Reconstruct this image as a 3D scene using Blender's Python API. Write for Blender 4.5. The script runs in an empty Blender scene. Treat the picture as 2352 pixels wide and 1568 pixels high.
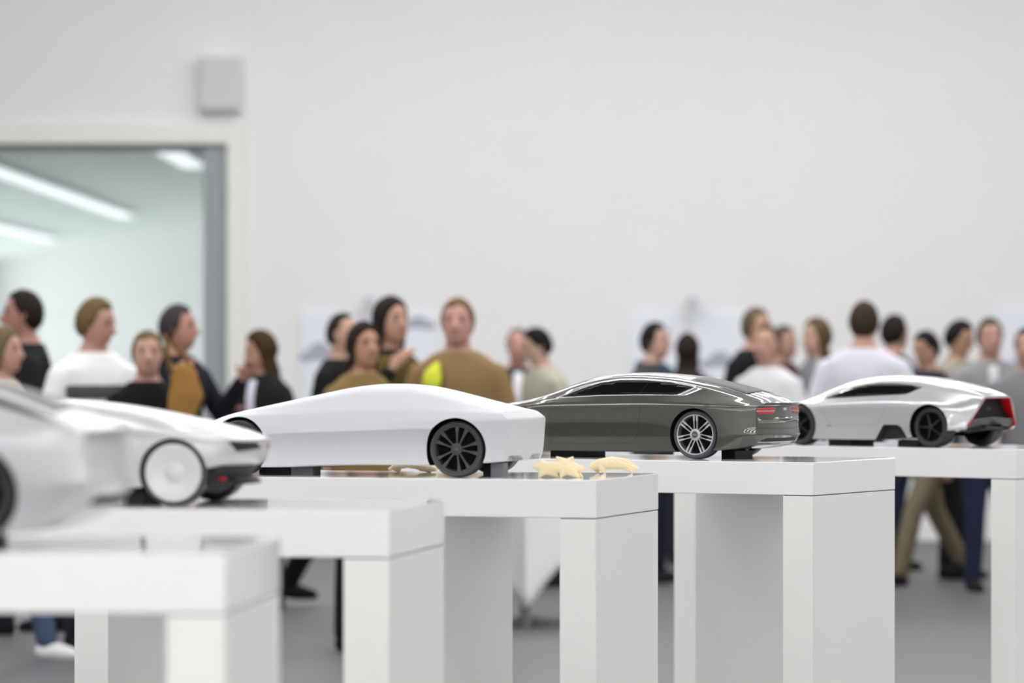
import bpy, bmesh, math, random
from mathutils import Vector, Matrix
from mathutils.bvhtree import BVHTree
from mathutils.geometry import delaunay_2d_cdt, intersect_point_tri_2d
random.seed(7)
PI = math.pi
SC = bpy.context.scene
COL = SC.collection

# ------------------------------------------------------------------ camera, exposure, world
FPX, HC, HT, YH, CX = 9400.0, 1.45, 1.13, 806.0, 1176.0     # focal length in px of 2352x1568, eye height, table height
cam_d = bpy.data.cameras.new('camera'); cam = bpy.data.objects.new('camera', cam_d); COL.objects.link(cam)
cam.location = (0, 0, HC); cam.rotation_euler = (PI/2, 0, 0)
cam_d.sensor_width = 36.0; cam_d.lens = 36.0*FPX/2352.0
cam_d.shift_y = (YH-784.0)/2352.0
cam_d.clip_start = 0.5; cam_d.clip_end = 200
cam_d.dof.use_dof = True; cam_d.dof.focus_distance = 11.4
cam_d.dof.aperture_fstop = cam_d.lens/49.0
SC.camera = cam
vs = SC.view_settings
vs.view_transform = 'Standard'; vs.look = 'None'; vs.gamma = 1.0; vs.use_curve_mapping = False
vs.exposure = 1.42
SC.cycles.use_denoising = True; SC.cycles.use_adaptive_sampling = True; SC.cycles.adaptive_threshold = 0.03
SC.cycles.max_bounces = 5; SC.cycles.diffuse_bounces = 4; SC.cycles.glossy_bounces = 3
SC.cycles.transparent_max_bounces = 6; SC.cycles.sample_clamp_indirect = 6.0; SC.cycles.blur_glossy = 0.5
w = bpy.data.worlds.new('world'); SC.world = w; w.use_nodes = True
w.node_tree.nodes['Background'].inputs[0].default_value = (0.9, 0.93, 1, 1)
w.node_tree.nodes['Background'].inputs[1].default_value = 0.4
LAMP_POWER = 11.0          # emission of the ceiling strips in the hall
BACK_LAMP_POWER = 0.33     # emission of the strips in the room behind the glass

# ------------------------------------------------------------------ materials
def lin(c):
    return tuple(((v/255.0)/12.92 if v/255.0 <= 0.04045 else ((v/255.0+0.055)/1.055)**2.4) for v in c)
MATS = {}
def mat(name, rgb, rough=0.5, metal=0.0, coat=0.0, coat_rough=0.03, noise=0.0, nscale=40.0, spec=0.5, bump=0.0, emit=0.0, bscale=None):
    """procedural principled material; rgb in sRGB 0-255; noise varies the base colour a little"""
    if name in MATS: return MATS[name]
    m = bpy.data.materials.new(name); m.use_nodes = True
    nt = m.node_tree; p = nt.nodes['Principled BSDF']
    c = lin(rgb)
    p.inputs['Base Color'].default_value = (*c, 1)
    p.inputs['Roughness'].default_value = rough
    p.inputs['Metallic'].default_value = metal
    p.inputs['Coat Weight'].default_value = coat
    p.inputs['Coat Roughness'].default_value = coat_rough
    p.inputs['Specular IOR Level'].default_value = spec
    if emit:
        p.inputs['Emission Color'].default_value = (*c, 1); p.inputs['Emission Strength'].default_value = emit
    if noise or bump:
        tc = nt.nodes.new('ShaderNodeTexCoord')
        n = nt.nodes.new('ShaderNodeTexNoise'); n.inputs['Scale'].default_value = nscale; n.inputs['Detail'].default_value = 4
        nt.links.new(tc.outputs['Object'], n.inputs['Vector'])
        if noise:
            r = nt.nodes.new('ShaderNodeValToRGB')
            r.color_ramp.elements[0].color = (*[max(0, v*(1-noise)) for v in c], 1)
            r.color_ramp.elements[1].color = (*[min(1, v*(1+noise)) for v in c], 1)
            nt.links.new(n.outputs['Fac'], r.inputs['Fac']); nt.links.new(r.outputs['Color'], p.inputs['Base Color'])
        if bump:
            b = nt.nodes.new('ShaderNodeBump'); b.inputs['Strength'].default_value = bump; b.inputs['Distance'].default_value = 0.002
            n2 = nt.nodes.new('ShaderNodeTexNoise'); n2.inputs['Scale'].default_value = bscale or nscale*6
            nt.links.new(tc.outputs['Object'], n2.inputs['Vector'])
            nt.links.new(n2.outputs['Fac'], b.inputs['Height']); nt.links.new(b.outputs['Normal'], p.inputs['Normal'])
    MATS[name] = m
    return m
def wood_mat():
    m = mat('pale_wood', (226, 200, 146), rough=0.55)
    nt = m.node_tree; p = nt.nodes['Principled BSDF']
    tc = nt.nodes.new('ShaderNodeTexCoord'); mp = nt.nodes.new('ShaderNodeMapping')
    mp.inputs['Scale'].default_value = (14, 44, 62); mp.inputs['Rotation'].default_value = (0.3, 0.5, 0.2)
    wv = nt.nodes.new('ShaderNodeTexWave'); wv.inputs['Scale'].default_value = 1.6; wv.inputs['Distortion'].default_value = 5; wv.inputs['Detail'].default_value = 3
    r = nt.nodes.new('ShaderNodeValToRGB')
    r.color_ramp.elements[0].color = (*lin((229, 208, 164)), 1); r.color_ramp.elements[1].color = (*lin((238, 222, 184)), 1)
    nt.links.new(tc.outputs['Object'], mp.inputs['Vector']); nt.links.new(mp.outputs['Vector'], wv.inputs['Vector'])
    nt.links.new(wv.outputs['Fac'], r.inputs['Fac']); nt.links.new(r.outputs['Color'], p.inputs['Base Color'])
    return m
def glass_mat():
    m = bpy.data.materials.new('pale_green_glass'); m.use_nodes = True
    nt = m.node_tree; nt.nodes.clear()
    o = nt.nodes.new('ShaderNodeOutputMaterial'); mx = nt.nodes.new('ShaderNodeMixShader')
    t = nt.nodes.new('ShaderNodeBsdfTransparent'); t.inputs[0].default_value = (0.93, 0.955, 0.945, 1)
    g = nt.nodes.new('ShaderNodeBsdfGlossy'); g.inputs['Roughness'].default_value = 0.02
    f = nt.nodes.new('ShaderNodeFresnel'); f.inputs[0].default_value = 1.45
    nt.links.new(f.outputs[0], mx.inputs[0]); nt.links.new(t.outputs[0], mx.inputs[1]); nt.links.new(g.outputs[0], mx.inputs[2])
    nt.links.new(mx.outputs[0], o.inputs[0])
    return m

# ------------------------------------------------------------------ object helpers
def tag(o, label=None, cat=None, group=None, kind=None):
    if label: o['label'] = label
    if cat: o['category'] = cat
    if group: o['group'] = group
    if kind: o['kind'] = kind
    return o
def empty(name, loc=(0, 0, 0), rz=0.0):
    o = bpy.data.objects.new(name, None); COL.objects.link(o)
    o.location = loc; o.rotation_euler = (0, 0, rz); o.empty_display_size = 0.1
    return o
def link(name, me, m=None, parent=None, loc=None, rot=None, smooth=None):
    o = bpy.data.objects.new(name, me); COL.objects.link(o)
    if m is not None and not me.materials: me.materials.append(m)
    if parent: o.parent = parent
    if loc is not None: o.location = loc
    if rot is not None: o.rotation_euler = rot
    if smooth is not None:
        for p in me.polygons: p.use_smooth = True
        if smooth > 0: me.set_sharp_from_angle(angle=math.radians(smooth))
    return o
def pymesh(name, verts, faces):
    me = bpy.data.meshes.new(name); me.from_pydata([tuple(v) for v in verts], [], faces); me.update(); return me
def bmmesh(name, bm, normals=True):
    if normals: bmesh.ops.recalc_face_normals(bm, faces=bm.faces)
    me = bpy.data.meshes.new(name); bm.to_mesh(me); bm.free(); return me
def box_mesh(name, x0, x1, y0, y1, z0, z1, bevel=0.0, seg=2):
    bm = bmesh.new()
    vv = [bm.verts.new((x, y, z)) for x in (x0, x1) for y in (y0, y1) for z in (z0, z1)]
    for f in ((0,1,3,2),(4,6,7,5),(0,4,5,1),(2,3,7,6),(0,2,6,4),(1,5,7,3)): bm.faces.new([vv[i] for i in f])
    if bevel: bmesh.ops.bevel(bm, geom=list(bm.edges), offset=bevel, segments=seg, affect='EDGES', profile=0.5)
    return bmmesh(name, bm)
def box(name, b, m, parent=None, bevel=0.0, **k):
    return link(name, box_mesh(name, *b, bevel=bevel), m, parent, **k)
def lathe(name, prof, seg=48, axis='y'):
    """revolve (r, a) profile about the axis"""
    vs_, fs = [], []
    n = len(prof)
    for i in range(seg):
        t = 2*PI*i/seg; c, s = math.cos(t), math.sin(t)
        for r, a in prof:
            vs_.append((r*c, a, r*s) if axis == 'y' else (r*c, r*s, a))
    for i in range(seg):
        j = (i+1) % seg
        for k in range(n-1):
            fs.append((i*n+k, i*n+k+1, j*n+k+1, j*n+k))
    bm = bmesh.new(); tmp = pymesh('t', vs_, fs); bm.from_mesh(tmp); bpy.data.meshes.remove(tmp)
    bmesh.ops.remove_doubles(bm, verts=bm.verts, dist=1e-6)
    return bmmesh(name, bm)
def prism(name, poly, a0, a1, axis='y'):
    """extrude 2D polygon; axis y: poly in (x,z), axis x: poly in (y,z), axis z: poly in (x,y)"""
    def P(u, v, a): return (u, a, v) if axis == 'y' else ((a, u, v) if axis == 'x' else (u, v, a))
    n = len(poly); vs_ = [P(u, v, a0) for u, v in poly]+[P(u, v, a1) for u, v in poly]
    bm = bmesh.new(); B = [bm.verts.new(v) for v in vs_]
    bm.faces.new(B[:n]); bm.faces.new(B[n:][::-1])
    for i in range(n): bm.faces.new((B[i], B[n+i], B[n+(i+1) % n], B[(i+1) % n]))
    return bmmesh(name, bm)
def evaluated(o, name):
    dg = bpy.context.evaluated_depsgraph_get(); me = bpy.data.meshes.new_from_object(o.evaluated_get(dg)); me.name = name
    return me
def discard(o):
    me = o.data; bpy.data.objects.remove(o)
    if me and me.users == 0: bpy.data.meshes.remove(me)
def pchip(pts):
    """monotone cubic through (x, v) points"""
    pts = sorted(pts); X = [p[0] for p in pts]; V = [p[1] for p in pts]; n = len(X)
    if n == 1: return lambda x: V[0]
    h = [X[i+1]-X[i] for i in range(n-1)]; d = [(V[i+1]-V[i])/h[i] for i in range(n-1)]
    m = [0.0]*n
    for i in range(1, n-1):
        if d[i-1]*d[i] > 0:
            w1 = 2*h[i]+h[i-1]; w2 = h[i]+2*h[i-1]; m[i] = (w1+w2)/(w1/d[i-1]+w2/d[i])
    m[0] = d[0]; m[-1] = d[-1]
    def f(x):
        if x <= X[0]: return V[0]
        if x >= X[-1]: return V[-1]
        for i in range(n-1):
            if x <= X[i+1]: break
        t = (x-X[i])/h[i]
        return (V[i]*(1+2*t)*(1-t)**2 + m[i]*h[i]*t*(1-t)**2 + V[i+1]*t*t*(3-2*t) + m[i+1]*h[i]*t*t*(t-1))
    return f

# ------------------------------------------------------------------ the setting
M_wall = mat('white_painted_wall', (231, 231, 230), rough=0.8, noise=0.012, nscale=1.5)
M_floor = mat('grey_screed_floor', (93, 93, 96), rough=0.5, noise=0.06, nscale=1.2)
M_trim = mat('cream_trim', (232, 231, 224), rough=0.6)
M_alu = mat('grey_metal_post', (150, 156, 158), rough=0.5, noise=0.02, nscale=3)
M_backceil = mat('grey_green_ceiling', (234, 241, 238), rough=0.8)
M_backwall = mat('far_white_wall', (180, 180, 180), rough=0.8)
M_lamp_body = mat('lamp_housing', (225, 226, 228), rough=0.5)
SW = 300.0; YW = FPX/SW                                  # depth of the back wall
def wx(px): return (px-CX)/SW
def wz(py): return HC+(YH-py)/SW
OX = wx(522); OZ = wz(331); LX, RX, CEIL = -9.0, 10.0, 5.4
tag(box('floor', (-16, 12, -9, 95, -0.1, 0), M_floor), kind='structure')
wb = empty('wall_back'); tag(wb, kind='structure')
box('wall_panel', (OX, RX, YW, YW+0.3, 0, CEIL), M_wall, wb)
box('wall_panel', (LX, OX, YW, YW+0.3, OZ, CEIL), M_wall, wb)
box('wall_panel', (LX, -7.2, YW, YW+0.3, 0, OZ), M_wall, wb)
tag(box('wall_left', (LX-0.2, LX, -9, YW, 0, CEIL), M_wall), kind='structure')
tag(box('wall_right', (RX, RX+0.2, -9, YW, 0, CEIL), M_wall), kind='structure')
M_wall_dark = mat('grey_painted_wall', (214, 214, 214), rough=0.8, noise=0.02, nscale=1.5)
tag(box('wall_front', (LX, RX, -9.2, -9, 0, CEIL), M_wall_dark), kind='structure')
tag(box('ceiling', (LX, RX, -9, YW, CEIL, CEIL+0.2), M_wall), kind='structure')
dr = empty('door_1', (OX, YW, 0)); tag(dr, 'wide glazed opening with cream surround at the left of the back wall', None, None, 'structure')
box('door_frame', (0, 0.14, -0.05, 0.0, 0, OZ+0.16), M_trim, dr, 0.006)
box('door_frame', (-5.2, 0, -0.05, 0.0, OZ, OZ+0.16), M_trim, dr, 0.006)
box('door_post', (-0.185, 0, 0.02, 0.3, 0, OZ), M_alu, dr, 0.005)
box('lintel_shade_rail', (-5.2, -0.185, 0.06, 0.26, OZ-0.05, OZ), M_alu, dr)  # grey top rail stands in for the lintel's dark shadow line
box('door_post', (-5.2, -5.0, 0.02, 0.3, 0, OZ), M_alu, dr)
link('glass_pane', box_mesh('glass_pane', -5.0, -0.185, 0.15, 0.162, 0.0, OZ-0.05), glass_mat(), dr)
# room behind the glass
BZ = 3.22
tag(box('ceiling_back_room', (-16, 2, YW+0.3, 95, BZ, BZ+0.1), M_backceil), kind='structure')
def wall_between(name, a, b, h, m, th=0.2):
    a = Vector(a); b = Vector(b); d = (b-a).normalized(); n = Vector((-d.y, d.x))*th
    p = [a, b, b+n, a+n]
    return tag(link(name, prism(name, [(q.x, q.y) for q in p], 0, h, 'z'), m), kind='structure')
tag(box('bounce_floor_back_room', (-15.3, -1.3, YW+0.3, 94, 0, 0.004), mat('pale_bounce_floor', (226, 228, 228), rough=0.6)), kind='structure')  # pale sheet added to bounce light up to the back room ceiling
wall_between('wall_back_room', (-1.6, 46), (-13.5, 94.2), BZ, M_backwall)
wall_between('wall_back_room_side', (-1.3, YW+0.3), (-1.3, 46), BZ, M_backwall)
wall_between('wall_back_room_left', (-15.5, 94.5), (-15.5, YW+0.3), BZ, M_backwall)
wd = empty('fill_window_1', (-15.24, 58, 0), 0); tag(wd, kind='structure')  # unseen window, added to brighten the room behind the glass
box('fill_window_frame', (-0.05, 0.06, -20.2, 20.2, 0.35, 0.45), M_alu, wd); box('fill_window_frame', (-0.05, 0.06, -20.2, 20.2, 3.0, 3.1), M_alu, wd)
for k in range(9): box('fill_window_mullion', (-0.05, 0.06, -20.2+k*5.05, -20.1+k*5.05, 0.45, 3.0), M_alu, wd)
box('fill_light_pane', (-0.02, 0.0, -20.1, 20.1, 0.45, 3.0), mat('fill_light_pane', (250, 250, 252), emit=2.2), wd)  # glowing pane, an added fill light for that room
M_glow = mat('lamp_diffuser', (253, 253, 252), emit=LAMP_POWER)
M_glow2 = mat('back_lamp_diffuser', (250, 252, 255), emit=BACK_LAMP_POWER)
def strip_lamp(x, y, z, length, along, m, label, group, width=0.16):
    o = empty('ceiling_light', (x, y, z), 0 if along == 'x' else PI/2); tag(o, label, 'light', group)
    h = length/2
    box('housing', (-h, h, -width/2-0.03, width/2+0.03, -0.05, -0.001), M_lamp_body, o, 0.004)
    box('diffuser', (-h+0.02, h-0.02, -width/2, width/2, -0.075, -0.05), m, o)
for j, y in enumerate((-7.5, -5.5, -3.5, -1.5, 0.5, 5.0, 10.0, 14.0, 17.5, 20.5, 23.0, 25.5, 28.0)):
    for i, x in enumerate((-5.6, 0.2, 6.4) if y < 22 else (-1.6, 3.6)):
        strip_lamp(x, y, CEIL, 5.2, 'x', M_glow, 'long white strip light on the hall ceiling', 'strip lights on the hall ceiling')
for x, y0, y1, wh in ((-4.9, 33, 52, 'long strip light seen highest through the glass'), (-7.1, 40, 63, 'lower left strip light seen through the glass'), (-2.95, 32.4, 38, 'short strip light at the top corner of the glass')):
    strip_lamp(x, (y0+y1)/2, BZ, y1-y0, 'y', M_glow2, wh, 'strip lights in the room behind the glass', 0.2)
# wall fittings
def wall_thing(name, x0, x1, y0, y1, m, label, cat, depth=0.05, bevel=0.008, group=None):
    o = empty(name, ((wx(x0)+wx(x1))/2, YW-0.004, wz(y1))); hw = (wx(x1)-wx(x0))/2; h = wz(y0)-wz(y1)
    tag(o, label, cat, group)
    return o, hw, h
M_vent = mat('pale_grey_plastic', (216, 217, 218), rough=0.6)
M_vent2 = mat('grille_grey', (200, 202, 204), rough=0.7)
o, hw, h = wall_thing('wall_speaker', 461, 556, 130, 256, M_vent, 'pale grey box speaker high on the wall above the glazed opening', 'speaker')
box('cabinet', (-hw, hw, -0.14, -0.0, 0, h), M_vent, o, 0.01)
box('grille', (-hw+0.02, hw-0.02, -0.15, -0.14, 0.02, h-0.02), M_vent2, o, 0.004)
M_board = mat('poster_paper', (232, 234, 242), rough=0.7, noise=0.008, nscale=3)
M_sketch = mat('poster_print_grey', (168, 170, 184), rough=0.7, noise=0.15, nscale=9)
def car_outline(cx, cz, L, H):
    base = [(-.5, .12), (-.47, .42), (-.3, .58), (-.12, .95), (.12, 1.0), (.32, .66), (.47, .52), (.5, .15), (.38, .1), (.33, 0), (.24, .0), (.2, .1), (-.2, .1), (-.25, 0), (-.34, 0), (-.4, .1)]
    return [(cx+a*L, cz+b*H) for a, b in base]
def poster(x0, x1, y0, y1, prints, label):
    o, hw, h = wall_thing('poster', x0, x1, y0, y1, M_board, label, 'poster', group='posters on the back wall')
    box('sheet', (-hw, hw, -0.02, 0.0, 0, h), M_board, o, 0.003)
    for (a, b, L, H) in prints:
        link('printed_car', prism('printed_car', car_outline((a-0.5)*2*hw, b*h, L, H), -0.022, -0.0195), M_sketch, o)
poster(690, 830, 716, 1010, [(0.3, 0.60, 0.3, 0.16), (0.68, 0.84, 0.24, 0.1)], 'pale poster with a grey car print beside the long haired woman in black')
poster(842, 1002, 716, 1010, [(0.72, 0.86, 0.3, 0.1)], 'pale poster behind the ginger haired person and dark haired woman')
poster(1446, 1575, 716, 1010, [(0.5, 0.82, 0.2, 0.07)], 'pale poster behind the person with the teal scarf')
poster(1585, 1705, 716, 1010, [(0.55, 0.55, 0.3, 0.14)], 'pale poster left of the blond person in the black jacket')
poster(2290, 2440, 706, 1010, [(0.4, 0.5, 0.3, 0.16)], 'pale poster at the right end of the back wall')
M_hook = mat('wall_spot_grey', (196, 198, 202), rough=0.5)
for px, lab in ((850, 'small pale spotlight on the wall above the left posters'), (1588, 'small pale spotlight on the wall above the right posters')):
    o = empty('wall_spotlight', (wx(px), YW, wz(694))); tag(o, lab, 'spotlight', 'spotlights on the back wall')
    box('base', (-0.03, 0.03, -0.03, 0, -0.03, 0.03), M_hook, o, 0.005)
    link('lamp_head', lathe('lamp_head', [(0, -0.22), (0.045, -0.22), (0.05, -0.2), (0.04, -0.1), (0.02, -0.09), (0, -0.09)], 20), M_hook, o, smooth=30)
    link('arm', lathe('arm', [(0, -0.1), (0.01, -0.1), (0.01, -0.02), (0, -0.02)], 12), M_hook, o, smooth=30)

# ------------------------------------------------------------------ display tables
M_table = mat('white_lacquer', (246, 246, 246), rough=0.07, spec=0.5)
M_tableleg = mat('white_laminate', (244, 244, 241), rough=0.42)
M_gap = mat('shadow_gap', (70, 70, 70), rough=0.8)
TL, TD, TT = 1.40, 0.60, 0.095
TABLES = []
def px_on(pxx, py, z):
    """world x, y of the point at height z seen at this place in the photo"""
    s = (py-YH)/(HC-z); return Vector(((pxx-CX)/s, FPX/s))
for cpx, cpy, ang, lab in ((517.5, 1272, 5.1, 'white display table in front at far left, with the raised silver car model'),
                           (894, 1172.3, 9.7, 'white display table carrying the car model with plain white wheel discs'),
                           (1369, 1102.3, 17, 'white display table carrying the matte white car model and wooden shapes'),
                           (1866.7, 1061.9, 28.5, 'white display table carrying the dark grey car model'),
                           (2332, 1032.6, 40, 'white display table at far right carrying the silver car model with red trim')):
    c = px_on(cpx, cpy, HT); a = math.radians(ang)
    e = empty('display_table', (c.x, c.y, 0), -a); tag(e, lab, 'table', 'white display tables in a row')
    # local frame: origin at the front right corner, x runs left as negative, y runs back
    box('tabletop', (-TL, 0, 0, TD, HT-TT, HT), M_table, e, 0.0022)
    for x0, x1 in ((-TL, -TL+TT), (-TT, 0)):
        box('leg_panel', (x0+0.0008, x1-0.0008, 0.0008, TD-0.0008, 0, HT-TT-0.0022), M_tableleg, e, 0.0012)
        box('joint', (x0+0.003, x1-0.003, 0.003, TD-0.003, HT-TT-0.0022, HT-TT), M_gap, e)
    TABLES.append((c, a))

# ------------------------------------------------------------------ car models
M_white_matte = mat('matte_white_foam', (203, 203, 207), rough=0.42, bump=0.06, nscale=60, bscale=260)
M_grey_paint = mat('grey_green_metallic', (70, 71, 65), rough=0.32, metal=0.6, coat=1.0, coat_rough=0.02, noise=0.03, nscale=900)
M_silver = mat('silver_paint', (184, 184, 187), rough=0.3, metal=0.55, coat=1.0, coat_rough=0.03)
M_satin = mat('satin_white_silver', (190, 190, 193), rough=0.3, metal=0.15, coat=0.35, coat_rough=0.1)
M_satin2 = mat('satin_light_silver', (186, 186, 189), rough=0.32, metal=0.15, coat=0.35, coat_rough=0.12)
M_black = mat('matte_black', (14, 14, 15), rough=0.6)
M_well = mat('wheel_well_black', (8, 8, 9), rough=0.85, spec=0.2)
M_glass = mat('black_glass', (5, 5, 6), rough=0.08, spec=0.22)
M_glass_top = mat('dull_black_glass', (9, 9, 9), rough=0.3, spec=0.03)
M_chrome = mat('bright_chrome', (222, 222, 224), rough=0.16, metal=1.0)
M_alloy = mat('silver_alloy', (205, 206, 208), rough=0.25, metal=0.85)
M_tyre = mat('dark_grey_tyre', (62, 64, 69), rough=0.55)
M_tyre_b = mat('black_tyre', (42, 42, 45), rough=0.55)
M_char = mat('charcoal_plastic', (66, 66, 69), rough=0.5)
M_blackrim = mat('black_rim', (24, 24, 26), rough=0.35)
M_disc = mat('white_wheel_disc', (204, 204, 206), rough=0.35, coat=0.3)
M_red = mat('red_lens', (184, 10, 22), rough=0.35, coat=0.2)
M_seam = mat('panel_seam', (22, 22, 21), rough=0.7)
M_seam2 = mat('silver_panel_seam', (120, 120, 124), rough=0.7)
M_diff = mat('dark_grey_diffuser', (58, 59, 61), rough=0.4)
M_block = mat('black_block', (17, 17, 18), rough=0.6)
M_block2 = mat('grey_block', (112, 113, 117), rough=0.6)

KEYS = ('T0', 'T1', 'G', 'B', 'S', 'C', 'L', 'R', 'F', 'F0')
def body_mesh(name, K, rho, bulge_r=0.02, bulge_f=0.03, N=120, capcols=14):
    """loft of a car body; K[key] = list of (x, y, z) running front to rear, rho = roundness of the section at each key"""
    fy = {k: pchip([(p[0], p[1]) for p in K[k]]) for k in KEYS}
    fz = {k: pchip([(p[0], p[2]) for p in K[k]]) for k in KEYS}
    xf = {k: max(p[0] for p in K[k]) for k in KEYS}; xr = {k: min(p[0] for p in K[k]) for k in KEYS}
    rows = []
    for i in range(N+1):
        u = i/N; g = 0.45*u+0.55*(0.5-0.5*math.cos(PI*u))
        P = []
        for k in KEYS:
            x = xf[k]+(xr[k]-xf[k])*g; P.append(Vector((x, max(0.0, fy[k](x)), fz[k](x))))
        sec = [P[0]]
        for j in range(1, len(P)-1):
            r = rho[j]*0.5
            a = P[j]+(P[j-1]-P[j])*r; b = P[j]+(P[j+1]-P[j])*r
            m = 6
            prev = sec[-1]
            for q in (1/3, 2/3): sec.append(prev.lerp(a, q))
            for q in range(m+1):
                t = q/m; sec.append(a*(1-t)**2+P[j]*2*t*(1-t)+b*t*t)
        prev = sec[-1]
        for q in (1/3, 2/3, 1): sec.append(prev.lerp(P[-1], q))
        rows.append(sec)
    for it in range(22):
        new = [r[:] for r in rows]
        for i in range(1, N):
            wgt = 0.25*min(1.0, (i/16.0)**1.5, ((N-i)/16.0)**1.5)
            for j in range(len(rows[0])):
                new[i][j] = rows[i][j]*(1-2*wgt)+(rows[i-1][j]+rows[i+1][j])*wgt
        rows = new
    n = len(rows[0]); bm = bmesh.new()
    def addgrid(grid):
        V = [[bm.verts.new(p) for p in r] for r in grid]
        for i in range(len(V)-1):
            for j in range(len(V[0])-1):
                bm.faces.new((V[i][j], V[i+1][j], V[i+1][j+1], V[i][j+1]))
    addgrid(rows)
    addgrid([[Vector((p.x, -p.y, p.z)) for p in r] for r in rows])
    for sec, bl in ((rows[-1], -bulge_r), (rows[0], bulge_f)):
        grid = []
        ymax = max(p.y for p in sec)
        for p in sec:
            row = []
            for c in range(capcols+1):
                t = -1+2*c/capcols
                row.append(Vector((p.x+bl*(1-t*t)*(p.y/ymax)**2, p.y*t, p.z)))
            grid.append(row)
        addgrid(grid)
    bmesh.ops.remove_doubles(bm, verts=bm.verts, dist=2e-5)
    bmesh.ops.dissolve_degenerate(bm, edges=bm.edges, dist=1e-6)
    return bmmesh(name, bm)
def cut(body, cutters):
    for c in cutters:
        md = body.modifiers.new('cut', 'BOOLEAN'); md.operation = 'DIFFERENCE'; md.solver = 'EXACT'; md.object = c; md.material_mode = 'TRANSFER'
    bpy.context.view_layer.update()
    me = evaluated(body, body.data.name+'_cut')
    body.modifiers.clear(); old = body.data; body.data = me; bpy.data.meshes.remove(old)
    for c in cutters: discard(c)
def keep_normals(me, ref, bvh, mat_index=0, sharp=34):
    """carry the smooth shading of the uncut body over to the cut one"""
    rn = [None]*len(ref.polygons)
    cn = ref.corner_normals
    out = []
    mn = [Vector(c.vector) for c in me.corner_normals]
    verts = ref.vertices
    for p in me.polygons:
        for li in p.loop_indices:
            if p.material_index != mat_index: out.append(mn[li]); continue
            co = me.vertices[me.loops[li].vertex_index].co
            q = co.lerp(p.center, 0.08)
            loc, nor, fi, d = bvh.find_nearest(q)
            if fi is None: out.append(mn[li]); continue
            rp = ref.polygons[fi]; acc = Vector(); ws = 0
            for rl in rp.loop_indices:
                dd = (verts[ref.loops[rl].vertex_index].co-co).length
                wt = 1.0/(dd*dd+1e-9); acc += Vector(cn[rl].vector)*wt; ws += wt
            acc.normalize()
            out.append(acc if acc.dot(p.normal) > 0.2 else p.normal.copy())
    me.normals_split_custom_set(out)
def arch_cutter(x, z, r, y0, y1, m, n=72):
    vs_, fs = [], []
    for a in (y0, y1):
        for i in range(n):
            t = 2*PI*i/n; vs_.append((x+r*math.cos(t), a, z+r*math.sin(t)))
    fs = [tuple(range(n)), tuple(range(2*n-1, n-1, -1))]+[(i, n+i, n+(i+1) % n, (i+1) % n) for i in range(n)]
    bm = bmesh.new(); t = pymesh('c', vs_, fs); bm.from_mesh(t); bpy.data.meshes.remove(t)
    return link('cutter', bmmesh('cutter', bm), m)
class Surf:
    """ray casts on a finished body: puts panels and lines on its skin"""
    def __init__(s, me):
        s.bvh = BVHTree.FromPolygons([v.co.copy() for v in me.vertices], [tuple(p.vertices) for p in me.polygons])
    def hit(s, u, v, axis):
        if axis == 'side': o, d = Vector((u, 1, v)), Vector((0, -1, 0))
        elif axis == 'far': o, d = Vector((u, -1, v)), Vector((0, 1, 0))
        elif axis == 'rear': o, d = Vector((-2, u, v)), Vector((1, 0, 0))
        elif axis == 'front': o, d = Vector((2, u, v)), Vector((-1, 0, 0))
        else: o, d = Vector((u, v, 2)), Vector((0, 0, -1))
        loc, nor, fi, dist = s.bvh.ray_cast(o, d)
        if loc is None: return None, None
        if nor.dot(d) > 0: nor = -nor
        return loc, nor
def inside(p, poly):
    c = False; n = len(poly); x, y = p
    for i in range(n):
        a, b = poly[i], poly[(i+1) % n]
        if (a[1] > y) != (b[1] > y) and x < (b[0]-a[0])*(y-a[1])/(b[1]-a[1])+a[0]: c = not c
    return c
def smooth_loop(pts, it=1):
    for _ in range(it):
        out = []
        for i in range(len(pts)):
            a, b = Vector(pts[i]), Vector(pts[(i+1) % len(pts)])
            out += [tuple(a.lerp(b, .25)), tuple(a.lerp(b, .75))]
        pts = out
    return pts
def densify(pts, step, closed=True):
    out = []
    n = len(pts)
    for i in range(n if closed else n-1):
        a, b = Vector(pts[i]), Vector(pts[(i+1) % n]); k = max(1, int((b-a).length/step))
        for q in range(k): out.append(tuple(a.lerp(b, q/k)))
    if not closed: out.append(tuple(pts[-1]))
    return out
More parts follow.
